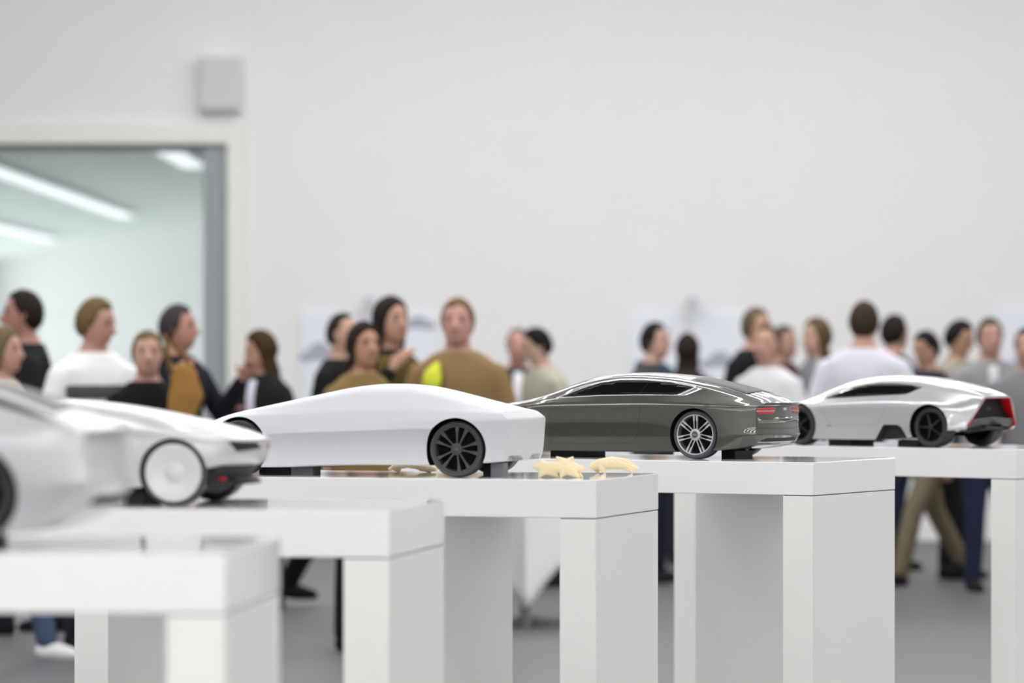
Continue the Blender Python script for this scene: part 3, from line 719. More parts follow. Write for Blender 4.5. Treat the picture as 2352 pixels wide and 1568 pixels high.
# ---- white car with plain wheel discs, nose to the right
def car_disc():
    e = car_place('model_car', 398, 1161.6, 0.175, 11, True)
    tag(e, 'satin white scale model car with plain white wheel discs and slit headlight', 'model car', 'scale model cars on display')
    xr_, r = -0.585, 0.0687
    K = {
     'T0': [(.152, 0, .1365), (.142, 0, .1415), (.125, 0, .1475), (.095, 0, .157), (.05, 0, .169), (0, 0, .180), (-.08, 0, .196), (-.175, 0, .2105), (-.22, 0, .2145), (-.30, 0, .2185), (-.40, 0, .226), (-.50, 0, .222), (-.60, 0, .205), (-.68, 0, .185), (-.735, 0, .165)],
     'T1': [(.145, .06, .1365), (.135, .065, .141), (.10, .07, .1535), (0, .078, .1775), (-.1, .082, .197), (-.22, .08, .2125), (-.40, .075, .223), (-.60, .08, .202), (-.73, .08, .163)],
     'G': [(.131, .11, .1365), (.118, .115, .1405), (.08, .122, .150), (0, .128, .1665), (-.1, .13, .178), (-.22, .128, .188), (-.40, .12, .20), (-.60, .125, .186), (-.72, .12, .158)],
     'B': [(.117, .138, .1355), (.102, .146, .1395), (.06, .156, .147), (0, .163, .156), (-.09, .158, .158), (-.22, .153, .162), (-.40, .152, .170), (-.585, .165, .168), (-.71, .14, .152)],
     'S': [(.106, .154, .129), (.090, .165, .131), (.05, .178, .134), (0, .184, .139), (-.09, .176, .132), (-.22, .172, .136), (-.40, .174, .144), (-.585, .187, .146), (-.70, .155, .142)],
     'C': [(.104, .158, .105), (.088, .170, .106), (.05, .183, .106), (0, .188, .105), (-.09, .180, .10), (-.22, .170, .10), (-.40, .174, .105), (-.585, .190, .108), (-.69, .16, .105)],
     'L': [(.098, .156, .087), (.085, .170, .083), (.05, .182, .080), (0, .187, .074), (-.09, .176, .060), (-.22, .172, .058), (-.40, .174, .058), (-.585, .188, .066), (-.69, .155, .07)],
     'R': [(.094, .150, .083), (.08, .164, .079), (.05, .176, .074), (0, .182, .058), (-.075, .178, .036), (-.22, .176, .032), (-.40, .176, .032), (-.585, .186, .036), (-.68, .15, .046)],
     'F': [(.09, .13, .083), (.05, .15, .074), (-.02, .155, .05), (-.075, .155, .036), (-.4, .155, .03), (-.68, .13, .046)],
     'F0': [(.09, 0, .085), (.05, 0, .074), (-.02, 0, .05), (-.075, 0, .036), (-.4, 0, .03), (-.68, 0, .046)],
    }
    rho = [0, 1, .8, .6, .6, 1, .5, .5, .6, 0]
    o, S = finish_body(e, K, rho, M_satin, (0, xr_), 0.0712, r, br=0.02, bf=0.046, sharp=30)
    for sd in (1, -1):
        panel('headlight', S, [(sd*.150, .1350), (sd*.050, .1300), (sd*.026, .1165), (sd*.124, .1115)], 'front', M_black, e, 0.0006, 0.0015, 0.006)
        ribbon('headlight_trim', S, [(sd*.150, .1352), (sd*.046, .1300)], 'front', 0.0016, M_satin, e, 0.0012)
    panel('nose_badge', S, [(-.010, .1235), (.010, .1235), (.010, .1185), (-.010, .1185)], 'front', mat('pale_red_badge', (214, 150, 150), rough=0.4), e, 0.0008, 0.001, 0.004)
    ribbon('bonnet_seam', S, [(-.17, .150), (-.11, .172), (-.06, .176), (.0, .168)], 'far', 0.0008, M_seam2, e, 0.0003)
    # dark lower nose and splitter
    vs_ = []
    prof = [(.088, .085), (.080, .058), (.100, .046), (.100, .042), (.05, .044), (.04, .07)]
    n = len(prof)
    ys = [-.15, -.10, -.05, 0, .05, .10, .15]
    for y in ys:
        k = 1-(abs(y)/.15)**2
        for x, z in prof: vs_.append((x+0.03*k, y, z))
    fs = []
    for i in range(len(ys)-1):
        for j in range(n): fs.append((i*n+j, i*n+(j+1) % n, (i+1)*n+(j+1) % n, (i+1)*n+j))
    fs += [tuple(range(n)), tuple(range((len(ys)-1)*n, len(ys)*n))]
    me = pymesh('splitter', vs_, fs); bm = bmesh.new(); bm.from_mesh(me); bpy.data.meshes.remove(me)
    link('splitter', bmmesh('splitter', bm), M_black, e)
    box('splitter_wing', (.085, .118, -.10, .10, .053, .056), M_diff, e, 0.001)
    box('reflector', (.088, .098, -.140, -.116, .052, .059), M_red, e, 0.001)
    box('underbody', (-.55, -.14, -.13, .13, .012, .04), M_black, e, 0.004)
    for x in (0, xr_):
        for s in (1, -1): wheel('disc', r, 0.052, e, x, 0.175, r, s, M_char)
    return e

# ---- silver car at far left, seen from its tail
def car_left():
    lift = 0.02
    e = car_place('model_car', -66, 1236, 0.178, 9, False, lift)
    tag(e, 'blurred satin silver scale model car at far left, cut off by the frame', 'model car', 'scale model cars on display')
    xa, r = 0.60, 0.0715
    K = {
     'T0': [(.79, 0, .10), (.76, 0, .128), (.66, 0, .16), (.56, 0, .178), (.46, 0, .225), (.36, 0, .256), (.26, 0, .270), (.15, 0, .267), (.06, 0, .257), (.004, 0, .247), (-.026, 0, .240), (-.055, 0, .231), (-.085, 0, .2185), (-.114, 0, .204), (-.135, 0, .195), (-.165, 0, .186), (-.205, 0, .177)],
     'T1': [(.78, .06, .10), (.75, .07, .126), (.56, .085, .175), (.36, .075, .253), (.15, .08, .264), (0, .085, .244), (-.055, .086, .2285), (-.114, .09, .2015), (-.165, .09, .184), (-.20, .09, .175)],
     'G': [(.76, .1, .096), (.73, .12, .12), (.56, .14, .168), (.36, .118, .235), (.15, .12, .250), (.05, .122, .241), (-.03, .124, .230), (-.09, .126, .208), (-.13, .128, .192), (-.16, .128, .180), (-.19, .125, .172)],
     'B': [(.74, .13, .09), (.71, .145, .112), (.56, .162, .158), (.36, .158, .186), (.15, .160, .190), (.03, .163, .188), (-.07, .162, .181), (-.11, .158, .177), (-.15, .151, .172), (-.178, .143, .169)],
     'S': [(.72, .15, .08), (.69, .162, .1), (.6, .184, .14), (.36, .181, .16), (.1, .184, .163), (0, .189, .162), (-.07, .185, .158), (-.11, .175, .156), (-.145, .163, .155), (-.174, .148, .154)],
     'C': [(.71, .155, .065), (.67, .17, .08), (.6, .188, .105), (.36, .184, .11), (.1, .186, .116), (0, .191, .117), (-.07, .188, .115), (-.11, .179, .113), (-.15, .167, .110), (-.184, .150, .107)],
     'L': [(.71, .15, .045), (.66, .17, .05), (.6, .187, .058), (.36, .184, .062), (.1, .186, .080), (0, .190, .083), (-.07, .187, .083), (-.11, .180, .083), (-.15, .169, .085), (-.190, .153, .088)],
     'R': [(.7, .145, .024), (.65, .165, .022), (.58, .18, .02), (.36, .178, .018), (.1, .18, .010), (0, .184, .006), (-.085, .180, .007), (-.11, .170, .020), (-.145, .152, .036), (-.170, .135, .049)],
     'F': [(.69, .13, .024), (.36, .155, .016), (0, .16, .006), (-.085, .158, .007), (-.14, .145, .03), (-.18, .12, .047)],
     'F0': [(.69, 0, .024), (.36, 0, .016), (0, 0, .006), (-.085, 0, .007), (-.14, 0, .03), (-.18, 0, .047)],
    }
    rho = [0, 1, .7, .5, .6, .7, .4, .5, .6, 0]
    o, S = finish_body(e, K, rho, M_satin2, (0, xa), 0.0790, r, br=0.02, bf=0.05, sharp=30)
    for ax in ('side', 'far'):
        panel('side_window', S, [(.50, .186), (.42, .212), (.32, .233), (.2, .236), (.1, .226), (.0, .207), (-.03, .198), (.05, .196), (.2, .197), (.4, .190)], ax, M_glass, e, 0.0005, 0.0012, 0.009)
        panel('quarter_window', S, [(.10, .242), (.03, .2345), (-.03, .2255), (-.09, .2045), (-.128, .188), (-.09, .196), (-.03, .2135), (.03, .223), (.10, .231)], ax, M_black, e, 0.0008, 0.0012, 0.007)
    panel('rear_window', S, [(.10, -.08), (.10, .08), (-.02, .098), (-.118, .10), (-.118, -.10), (-.02, -.098)], 'top', M_glass_top, e, 0.0006, 0.0012, 0.014)
    panel('tail_light', S, [(.143, .150), (.07, .152), (.075, .145), (.143, .1445)], 'rear', mat('clear_lens', (190, 190, 194), rough=0.15, coat=1.0), e, 0.0006, 0.001, 0.006)
    panel('tail_light', S, [(-.143, .148), (-.10, .150), (-.105, .138), (-.143, .138)], 'rear', mat('pale_red_lens', (222, 160, 160), rough=0.2), e, 0.0006, 0.001, 0.006)
    panel('diffuser', S, [(.12, .0555), (.1, .066), (-.1, .066), (-.12, .0555), (-.1, .052), (.1, .052)], 'rear', M_black, e, 0.001, 0.0015, 0.008)
    for x in (0, xa):
        for s in (1, -1): wheel('five', r, 0.054, e, x, 0.176, r, s, M_tyre_b)
    return e
CAR_L = car_left(); CAR_D = car_disc(); CAR_W = car_white(); CAR_G = car_grey(); CAR_S = car_silver()

# support blocks under the models
def block(car, x0, x1, y0, y1, z1, m, label, z0=0.0):
    mw = Matrix.LocRotScale(car.location, car.rotation_euler, None)
    c = mw @ Vector(((x0+x1)/2, (y0+y1)/2, 0)); hx, hy = (x1-x0)/2, (y1-y0)/2
    o = link('support_block', box_mesh('support_block', -hx, hx, -hy, hy, 0, z1, 0.001), m, None, (c.x, c.y, HT), car.rotation_euler.copy())
    tag(o, label, 'block', 'support blocks under the models')
block(CAR_G, -.080, -.035, -.055, .07, .0235, M_block, 'black support block behind the rear silver wheel of the dark grey car')
block(CAR_G, .44, .515, -.10, .12, .018, M_block, 'black support block under the front of the dark grey car')
block(CAR_W, .405, .465, .06, .12, .021, M_block2, 'grey support block under the sill of the matte white car, front end')
block(CAR_W, .475, .56, .02, .10, .021, M_block, 'black support block beside the front grey block of the matte white car')
block(CAR_W, -.112, -.078, .09, .13, .036, M_block2, 'grey support block under the tail of the matte white car')
block(CAR_W, -.070, -.045, .03, .09, .03, M_block, 'black support block behind the rear charcoal wheel of the matte white car')
block(CAR_S, .36, .45, -.02, .12, .020, M_block, 'black support block under the door of the silver car, front one')
block(CAR_S, .085, .165, .0, .12, .021, M_block, 'black support block before the rear wheel of the silver car')
block(CAR_D, -.125, -.080, -.12, .02, .029, M_block, 'black support block behind the wheel of the car with plain white discs')
block(CAR_L, .02, .16, -.10, .08, .0235, M_block, 'dark support block lifting the silver car at far left')

# ------------------------------------------------------------------ organic meshes
def loft_add(V, Fc, rings):
    """rings: list of (centre, u vector, v vector); closed with poles"""
    n = 14; base = len(V)
    for c, u, v in rings:
        for i in range(n):
            t = 2*PI*i/n; V.append(c+u*math.cos(t)+v*math.sin(t))
    for k in range(len(rings)-1):
        for i in range(n):
            j = (i+1) % n; Fc.append((base+k*n+i, base+k*n+j, base+(k+1)*n+j, base+(k+1)*n+i))
    for k, rev in ((0, True), (len(rings)-1, False)):
        V.append(rings[k][0].copy()); c = len(V)-1
        for i in range(n):
            j = (i+1) % n; a, b = base+k*n+i, base+k*n+j
            Fc.append((c, b, a) if rev else (c, a, b))
def tube_add(V, Fc, pts, radii, flat=1.0, side=None):
    """tapered limb with rounded ends; flat squeezes it across `side`"""
    pts = [Vector(p) for p in pts]; rings = []
    for i, p in enumerate(pts):
        a = pts[max(0, i-1)]; b = pts[min(len(pts)-1, i+1)]; d = (b-a).normalized()
        s = side if side is not None else (Vector((0, 1, 0)) if abs(d.y) < 0.9 else Vector((1, 0, 0)))
        u = d.cross(s)
        if u.length < 1e-4: u = d.cross(Vector((0, 0, 1)))
        u.normalize(); v = d.cross(u).normalized(); r = radii[i]
        if i == 0: rings.append((p-d*r*0.75, u*r*0.55, v*r*0.55*flat)); rings.append((p-d*r*0.4, u*r*0.88, v*r*0.88*flat))
        rings.append((p, u*r, v*r*flat))
        if i == len(pts)-1: rings.append((p+d*r*0.4, u*r*0.88, v*r*0.88*flat)); rings.append((p+d*r*0.75, u*r*0.55, v*r*0.55*flat))
    loft_add(V, Fc, rings)
def remeshed(name, V, Fc, voxel, smooth=3):
    me = pymesh(name+'_raw', V, Fc); o = link('tmp', me)
    bm = bmesh.new(); bm.from_mesh(me); bmesh.ops.recalc_face_normals(bm, faces=bm.faces); bm.to_mesh(me); bm.free()
    md = o.modifiers.new('r', 'REMESH'); md.mode = 'VOXEL'; md.voxel_size = voxel; md.use_smooth_shade = True
    if smooth:
        m2 = o.modifiers.new('s', 'SMOOTH'); m2.factor = 0.5; m2.iterations = smooth
    bpy.context.view_layer.update()
    out = evaluated(o, name); discard(o)
    for p in out.polygons: p.use_smooth = True
    return out

# ------------------------------------------------------------------ carved wooden shapes
M_wood = wood_mat()
def wooden(name, px, py, build, label):
    p = px_on(px, py, HT)
    V, Fc = [], []
    build(V, Fc)
    me = remeshed(name, V, Fc, 0.0022, 3)
    zmin = min(v.co.z for v in me.vertices)
    o = link(name, me, M_wood, None, (p.x, p.y, HT-zmin-0.0003), (0, 0, -math.radians(17)))
    tag(o, label, 'wood carving', 'carved wooden shapes on the table')
def star(V, Fc, tips, core=0.017, c=(0, 0, 0.021)):
    for t in tips:
        t = Vector(t); c_ = Vector(c)
        tube_add(V, Fc, [c_, c_.lerp(t, .5), c_.lerp(t, 0.8), t], [core, core*.66, core*.36, core*.12], 0.85)
def w1(V, Fc):
    star(V, Fc, [(-.082, 0, .026), (-.066, .005, .043), (-.062, -.006, .0), (-.012, .004, .001)], 0.0165, (-.045, 0, .024))
    star(V, Fc, [(-.018, 0, .052), (.026, .003, .052), (.060, .004, .022), (.046, -.008, .0), (-.004, -.01, .0), (.05, .01, .0)], 0.019, (.010, 0, .027))
    tube_add(V, Fc, [(-.045, 0, .026), (-.02, 0, .026), (.01, 0, .027)], [.014, .014, .017])
def w2(V, Fc):
    tube_add(V, Fc, [(-.060, .0, .018), (-.04, 0, .024), (-.005, 0, .0275), (.025, 0, .0245), (.045, 0, .018), (.066, 0, .013)], [.010, .014, .0165, .0145, .010, .002], 1.3)
    tube_add(V, Fc, [(-.035, -.004, .026), (-.03, -.012, .010), (-.022, -.016, .002)], [.014, .009, .004])
    tube_add(V, Fc, [(.03, .0, .028), (.04, -.006, .012), (.05, -.01, .002)], [.012, .009, .003])
    tube_add(V, Fc, [(-.05, .01, .02), (-.055, .018, .008), (-.05, .02, .003)], [.010, .007, .004])
    tube_add(V, Fc, [(-.03, 0, .025), (-.062, -.002, .018)], [.013, .004])
def w3(V, Fc):
    tube_add(V, Fc, [(-.062, 0, .008), (-.045, 0, .014), (-.01, 0, .019), (.02, 0, .0155), (.045, 0, .0115), (.066, 0, .008)], [.005, .008, .008, .009, .0095, .006], 1.5)
    tube_add(V, Fc, [(-.045, 0, .01), (-.035, 0, .004)], [.008, .005], 1.5)
    tube_add(V, Fc, [(.025, 0, .012), (.05, 0, .005)], [.009, .006], 1.5)
wooden('wood_carving', 1293, 1096.5, w1, 'pale wooden carving with star like points near the table edge')
wooden('wood_carving', 1412, 1087, w2, 'pale wooden carving like a leaping form at the table corner')
wooden('wood_carving', 946, 1084.2, w3, 'low arched wooden carving under the sill of the matte white car')

# ------------------------------------------------------------------ table under a white cloth, far behind
def cloth_table():
    Y = FPX/440.0; X = (1207-CX)/440.0
    e = empty('side_table', (X, Y+0.55, 0), PI/4); tag(e, 'small square table hidden under a white cloth', 'table')
    M_leg = mat('table_leg_grey', (120, 120, 122), rough=0.5)
    box('tabletop', (-.36, .36, -.36, .36, .70, .73), M_leg, e, 0.004)
    for a in (-1, 1):
        for b in (-1, 1): box('leg', (a*.32-.02, a*.32+.02, b*.32-.02, b*.32+.02, 0, .70), M_leg, e, 0.003)
    bm = bmesh.new(); n = 56; R = 0.375
    top = []
    pts = []
    for i in range(n):
        t = -1+2*(i % 14)/14; k = i//14
        q = [(t, -1), (1, t), (-t, 1), (-1, -t)][k]; pts.append(Vector((q[0]*R, q[1]*R, 0)))
    levels = 8; rows = []
    for l in range(levels+1):
        f = l/levels; row = []
        for i, p in enumerate(pts):
            corner = max(0, 1-min(abs(i-k) if abs(i-k) < 28 else 56-abs(i-k) for k in (0, 14, 28, 42))/7)
            drop = 0.32+0.32*corner
            out = 1+0.05*f+0.03*f*math.sin(i*1.35)
            row.append(bm.verts.new((p.x*out, p.y*out, 0.738-drop*f)))
        rows.append(row)
    for a, b in zip(rows, rows[1:]):
        for i in range(n): bm.faces.new((a[i], a[(i+1) % n], b[(i+1) % n], b[i]))
    bm.faces.new(rows[0])
    c = link('tablecloth', bmmesh('tablecloth', bm), mat('white_cloth', (238, 239, 240), rough=0.9), None, (X, Y+0.55, 0), (0, 0, PI/4), smooth=40)
    md = c.modifiers.new('thickness', 'SOLIDIFY'); md.thickness = 0.003
    tag(c, 'white tablecloth with a hanging corner, seen below the tabletop of the matte white car', 'tablecloth')
cloth_table()

# ------------------------------------------------------------------ people
def cloth(rgb): 
    return mat('fabric_%d_%d_%d' % rgb, rgb, rough=0.9, noise=0.08, nscale=14, bump=0.15, bscale=90, spec=0.2)
def skin(rgb):
    rgb = tuple(int(v*.89) for v in rgb)
    return mat('skin_%d_%d_%d' % rgb, rgb, rough=0.55, noise=0.03, nscale=20)
def hairm(rgb):
    rgb = tuple(int(v*.7) for v in rgb)
    return mat('hair_%d_%d_%d' % rgb, rgb, rough=0.7, noise=0.25, nscale=40, spec=0.15)
M_eye = mat('eye_dark', (40, 32, 28), rough=0.2); M_lip = mat('lip', (168, 100, 92), rough=0.5)
ARMS = {   # elbow, wrist in body heights, for the right side (+x); forward is -y
    'down': ((.150, .012, .630), (.158, -.025, .490)),
    'bent': ((.152, .010, .640), (.085, -.135, .650)),
    'chest': ((.150, -.015, .650), (.050, -.115, .715)),
    'raise': ((.165, -.035, .660), (.150, -.135, .775)),
    'fold': ((.155, -.005, .650), (.000, -.105, .655)),
    'phone': ((.150, -.02, .660), (.075, -.10, .790)),
}
def person(px, ytop, s, yaw, label, hair, hair_rgb, top_rgb, legs_rgb=(38, 40, 52), shoe_rgb=(30, 29, 30), skin_rgb=(203, 152, 128),
           arms=('down', 'down'), head=(0, 0), stride=0.0, front=None, sleeves='long', build=1.0, scarf=None, band=None, female=False, lean=0.0, vest=None):
    Y = FPX/s; X = (px-CX)/s; H = HC+(YH-ytop)/s
    e = empty('person', (X, Y, 0), math.radians(yaw)); tag(e, label, 'person', 'visitors in the background')
    def P(x, y, z):
        # lean the upper body forward a little
        zz = max(0, z-.5); return Vector((x*H*(build if abs(x) < .3 else 1), (y-zz*lean)*H, z*H))
    sk = skin(skin_rgb)
    HP = P(0, -.012, .935)
    Rh = Matrix.Rotation(math.radians(head[0]), 3, 'Z') @ Matrix.Rotation(math.radians(head[1]), 3, 'X')
    def hd(x, y, z): return HP+Rh @ Vector((x*H, y*H, z*H))
    sw = .105 if female else .118                      # shoulder half width
    V, Fc = [], []
    X3, Y3 = Vector((H, 0, 0)), Vector((0, H, 0))
    hx, hy = Rh @ X3, Rh @ Y3
    loft_add(V, Fc, [(hd(0, -.022, -.066), hx*.014, hy*.014), (hd(0, -.018, -.058), hx*.027, hy*.028), (hd(0, -.010, -.040), hx*.037, hy*.043), (hd(0, -.004, -.018), hx*.0425, hy*.051),
                     (hd(0, .001, .008), hx*.0445, hy*.0545), (hd(0, .004, .030), hx*.0435, hy*.0535), (hd(0, .005, .048), hx*.036, hy*.044), (hd(0, .005, .060), hx*.021, hy*.026), (hd(0, .005, .0645), hx*.007, hy*.008)])
    tube_add(V, Fc, [hd(0, -.050, .006), hd(0, -.060, -.008), hd(0, -.062, -.016)], [.006*H, .008*H, .009*H])          # nose
    for a in (-1, 1): tube_add(V, Fc, [hd(a*.045, .008, .008), hd(a*.047, .006, -.010)], [.009*H, .007*H], .5)            # ears
    tube_add(V, Fc, [P(0, .006, .815), P(0, .0, .86), HP+Vector((0, .004*H, -.03*H))], [.040*H, .036*H, .034*H])          # neck
    def torso(g, zlo=.47):
        k = .9 if female else 1.0
        prof = [(.47, .092, .062), (.52, .098, .066), (.58, .088, .060), (.64, .084*k, .058), (.70, .094, .064), (.76, .104, .066), (.805, sw*.93, .057), (.832, sw*.66, .047), (.852, .046, .040), (.866, .036, .036)]
        return [(P(0, .004, z), Vector((H*(a+g)*build, 0, 0)), Vector((0, H*(b+g), 0))) for z, a, b in prof if z >= zlo]
    loft_add(V, Fc, torso(0))
    arm_pts = []
    for sd, nm in zip((1, -1), arms):
        el, wr = ARMS[nm]; S_ = P(sd*(sw-.012), .004, .786); E_ = P(sd*el[0], el[1], el[2]); W_ = P(sd*wr[0], wr[1], wr[2])
        arm_pts.append((S_, E_, W_))
        tube_add(V, Fc, [S_, S_.lerp(E_, .5), E_], [.028*H, .026*H, .022*H]); tube_add(V, Fc, [E_, E_.lerp(W_, .4), W_], [.022*H, .021*H, .015*H])
        d = (W_-E_).normalized(); lat = d.cross(Vector((0, 0, 1)))
        if lat.length < .2: lat = d.cross(Vector((1, 0, 0)))
        lat = lat.normalized(); nrm = lat.cross(d).normalized()
        if abs(d.z) > 0.75: lat, nrm = Vector((0, -1, 0)), Vector((sd, 0, 0))
        pe = W_+d*.052*H
        tube_add(V, Fc, [W_, W_+d*.025*H, pe], [.014*H, .022*H, .022*H], .5, nrm)
        curl = -nrm if abs(d.z) > .75 else Vector((0, 0, -1))
        for q, (o_, L) in enumerate(((-.018, .036), (-.006, .043), (.006, .041), (.018, .032))):
            b0 = pe+lat*o_*H-d*.008*H; b1 = b0+d*L*.6*H+curl*.006*H; b2 = b1+(d*.6+curl*.6)*L*.5*H
            tube_add(V, Fc, [b0, b1, b2], [.0066*H, .0062*H, .0056*H])
        t0 = W_+d*.018*H-lat*.016*H; tube_add(V, Fc, [t0, t0+(d*.7-lat*.7)*.024*H, t0+(d*.95-lat*.75+curl*.2)*.042*H], [.0085*H, .0075*H, .0062*H])
    leg_pts = []
    for sd in (1, -1):
        st = stride*sd
        hp = P(sd*.048, .004, .50); kn = P(sd*.052, -.01-st*.5-abs(stride)*.06, .285+abs(st)*.01); an = P(sd*.055, .012-st+(abs(stride)*.05 if st < 0 else 0), .045+(.03 if st < -.1 else 0))
        leg_pts.append((hp, kn, an))
        tube_add(V, Fc, [hp, hp.lerp(kn, .5), kn], [.052*H, .044*H, .032*H]); tube_add(V, Fc, [kn, kn.lerp(an, .35), an], [.032*H, .033*H, .021*H])
        tube_add(V, Fc, [an+Vector((0, .012*H, -.012*H)), an+Vector((0, -.05*H, -.026*H)), an+Vector((0, -.098*H, -.034*H))], [.020*H, .020*H, .012*H], 1.0)
    body = link('body', remeshed('body', V, Fc, 0.0115, 2), sk, e)
    # face
    for a in (-1, 1):
        m = bmesh.new(); bmesh.ops.create_uvsphere(m, u_segments=10, v_segments=6, radius=.0052*H); me = bmmesh('eye', m)
        link('eye', me, M_eye, e, hd(a*.0185, -.0462, .006), smooth=0)
        Vb, Fb = [], []; tube_add(Vb, Fb, [hd(a*.010, -.0500, .0165), hd(a*.019, -.0490, .019), hd(a*.028, -.0440, .0165)], [.0018*H, .0024*H, .0014*H]); link('eyebrow', pymesh('eyebrow', Vb, Fb), hairm(hair_rgb), e, smooth=0)
    Vm, Fm = [], []; tube_add(Vm, Fm, [hd(-.013, -.0475, -.034), hd(0, -.0515, -.035), hd(.013, -.0475, -.034)], [.0022*H, .0036*H, .0022*H])
    link('mouth', pymesh('mouth', Vm, Fm), M_lip, e, smooth=0)
    # clothes
    V, Fc = [], []; loft_add(V, Fc, torso(.0105, .45)[:-1])
    for S_, E_, W_ in arm_pts:
        if sleeves == 'long':
            tube_add(V, Fc, [S_, S_.lerp(E_, .5), E_], [.036*H, .035*H, .031*H]); tube_add(V, Fc, [E_, E_.lerp(W_, .5), E_.lerp(W_, .93)], [.031*H, .029*H, .024*H])
        else:
            tube_add(V, Fc, [S_, S_.lerp(E_, .4), S_.lerp(E_, .8)], [.038*H, .036*H, .035*H])
    top = link('top', remeshed('top', V, Fc, 0.016, 3), cloth(top_rgb), e)
    V, Fc = [], []
    tube_add(V, Fc, [P(0, .004, .56), P(0, .004, .50)], [.098*H*build, .102*H*build], .68, Vector((0, 1, 0)))
    for hp, kn, an in leg_pts:
        tube_add(V, Fc, [hp, hp.lerp(kn, .5), kn], [.060*H, .052*H, .041*H]); tube_add(V, Fc, [kn, kn.lerp(an, .4), kn.lerp(an, .97)], [.041*H, .040*H, .034*H])
    link('trousers', remeshed('trousers', V, Fc, 0.016, 3), cloth(legs_rgb), e)
    for hp, kn, an in leg_pts:
        V, Fc = [], []
        tube_add(V, Fc, [an+Vector((0, .014*H, -.022*H)), an+Vector((0, -.045*H, -.026*H)), an+Vector((0, -.105*H, -.0335*H))], [.0265*H, .027*H, .0165*H])
        tube_add(V, Fc, [an+Vector((0, .016*H, -.038*H)), an+Vector((0, -.10*H, -.038*H))], [.022*H, .020*H], .35, Vector((0, 0, 1)))
        link('shoe', remeshed('shoe', V, Fc, 0.009, 2), cloth(shoe_rgb), e)
    if front:          # shirt showing in the open jacket
        V, Fc = [], []; loft_add(V, Fc, [(c+Vector((0, -.010*H, 0)), Vector((H*wd, 0, 0)), v*1.01) for (c, u, v), wd in zip(torso(.0105, .5)[:-1], (.034, .033, .032, .034, .036, .034, .030))])
        link('shirt_front', remeshed('shirt_front', V, Fc, 0.014, 2), cloth(front), e)
    if vest:           # sleeveless layer over the chest
        V, Fc = [], []; loft_add(V, Fc, torso(.020, .5)[:-2]); link('vest', remeshed('vest', V, Fc, 0.016, 2), cloth(vest), e)
    if band:           # broad stripe across the jumper
        T = torso(.0165, .47); f = pchip([(c.z, u.x) for c, u, v in T]); g = pchip([(c.z, v.y) for c, u, v in T])
        V, Fc = [], []; loft_add(V, Fc, [(P(0, .004, z), Vector((f(z*H), 0, 0)), Vector((0, g(z*H), 0))) for z in (band[1], band[1]+.02, band[2]-.02, band[2])])
        link('stripe', remeshed('stripe', V, Fc, 0.012, 2), cloth(band[0]), e)
    if scarf:
        V, Fc = [], []
        n = 16; ring = [P(0, 0, 0)+Vector((.052*H*math.cos(2*PI*i/n), (.006-.044*math.sin(2*PI*i/n)-.33*lean)*H, (.835-.006*math.sin(2*PI*i/n))*H)) for i in range(n+1)]
        if scarf == (206, 212, 66): tube_add(V, Fc, [P(-.05, -.066, .815), P(-.06, -.08, .785), P(-.065, -.085, .755), P(-.06, -.085, .73)], [.012*H, .028*H, .030*H, .018*H], .6)
        else: tube_add(V, Fc, ring, [.022*H]*(n+1)); tube_add(V, Fc, [P(.03, -.06, .82), P(.035, -.085, .76), P(.03, -.085, .69)], [.02*H, .022*H, .02*H], .6)
        link('scarf', remeshed('scarf', V, Fc, 0.013, 2), cloth(scarf), e)
    # hair: shell grown from a hairline
    na, nr = 40, 9; Vh, Fh = [], []
    def hairline(t):    # elevation of the edge in degrees; t = angle from the face
        c = math.cos(t)
        if hair == 'balding': return pchip([(-1, -48), (-.4, -30), (.05, 6), (.5, 50), (1, 60)])(c)
        if hair in ('long', 'bob'): return pchip([(-1, -45), (-.2, -40), (.25, -34), (.55, 14), (1, 46)])(c)
        return pchip([(-1, -54), (-.5, -46), (-.12, -32), (.1, -14), (.35, 6), (.6, 34), (1, 46)])(c)+5*math.sin(5*t)+3*math.sin(11*t)
    drop = {'long': .15, 'bob': .045}.get(hair, 0.0); thick = 1.13 if hair in ('long', 'bob') else 1.09
    rows = []
    for i in range(na):
        t = 2*PI*i/na; e0 = math.radians(hairline(t)); col = []
        for k in range(nr+1):
            ph = e0+(PI/2-e0)*k/nr
            gr = (0.96 if k == 0 else (1.05 if k == 1 else thick))+.012*math.sin(7*t+k)
            col.append(hd(.0455*gr*math.cos(ph)*math.sin(t), .004-.0555*gr*math.cos(ph)*math.cos(t), .004+.0635*(gr+.01)*math.sin(ph)))
        if drop and math.cos(t) < .35:
            p0 = col[0]; extra = []
            wgt = min(1, (.35-math.cos(t))*2.2)
            for q in (1, .66, .33):
                dv = Vector((0, .010*H*q*(1 if math.cos(t) < 0 else 0), -drop*H*q*wgt)); bulge = hd(.052*math.sin(t)*(1-.15*q), .004-.06*math.cos(t)*(1-.1*q), .004+.0635*math.sin(e0))
                extra.append(bulge+dv)
            col[0] = hd(.0515*math.cos(e0)*math.sin(t)*1.1, .004-.062*math.cos(e0)*math.cos(t), .004+.0635*math.sin(e0))
            col = extra+col
        else:
            col = [col[0].copy() for _ in range(3)]+col
        rows.append(col)
    m_ = len(rows[0])
    for col in rows: Vh += col
    for i in range(na):
        j = (i+1) % na
        for k in range(m_-1): Fh.append((i*m_+k, j*m_+k, j*m_+k+1, i*m_+k+1))
    bm = bmesh.new(); tmp = pymesh('t', Vh, Fh); bm.from_mesh(tmp); bpy.data.meshes.remove(tmp)
    bmesh.ops.remove_doubles(bm, verts=bm.verts, dist=1e-4)
    ho = link('hair', bmmesh('hair', bm), hairm(hair_rgb), e, smooth=0)
    md = ho.modifiers.new('thickness', 'SOLIDIFY'); md.thickness = .004*H; md.offset = 0.0
    return e

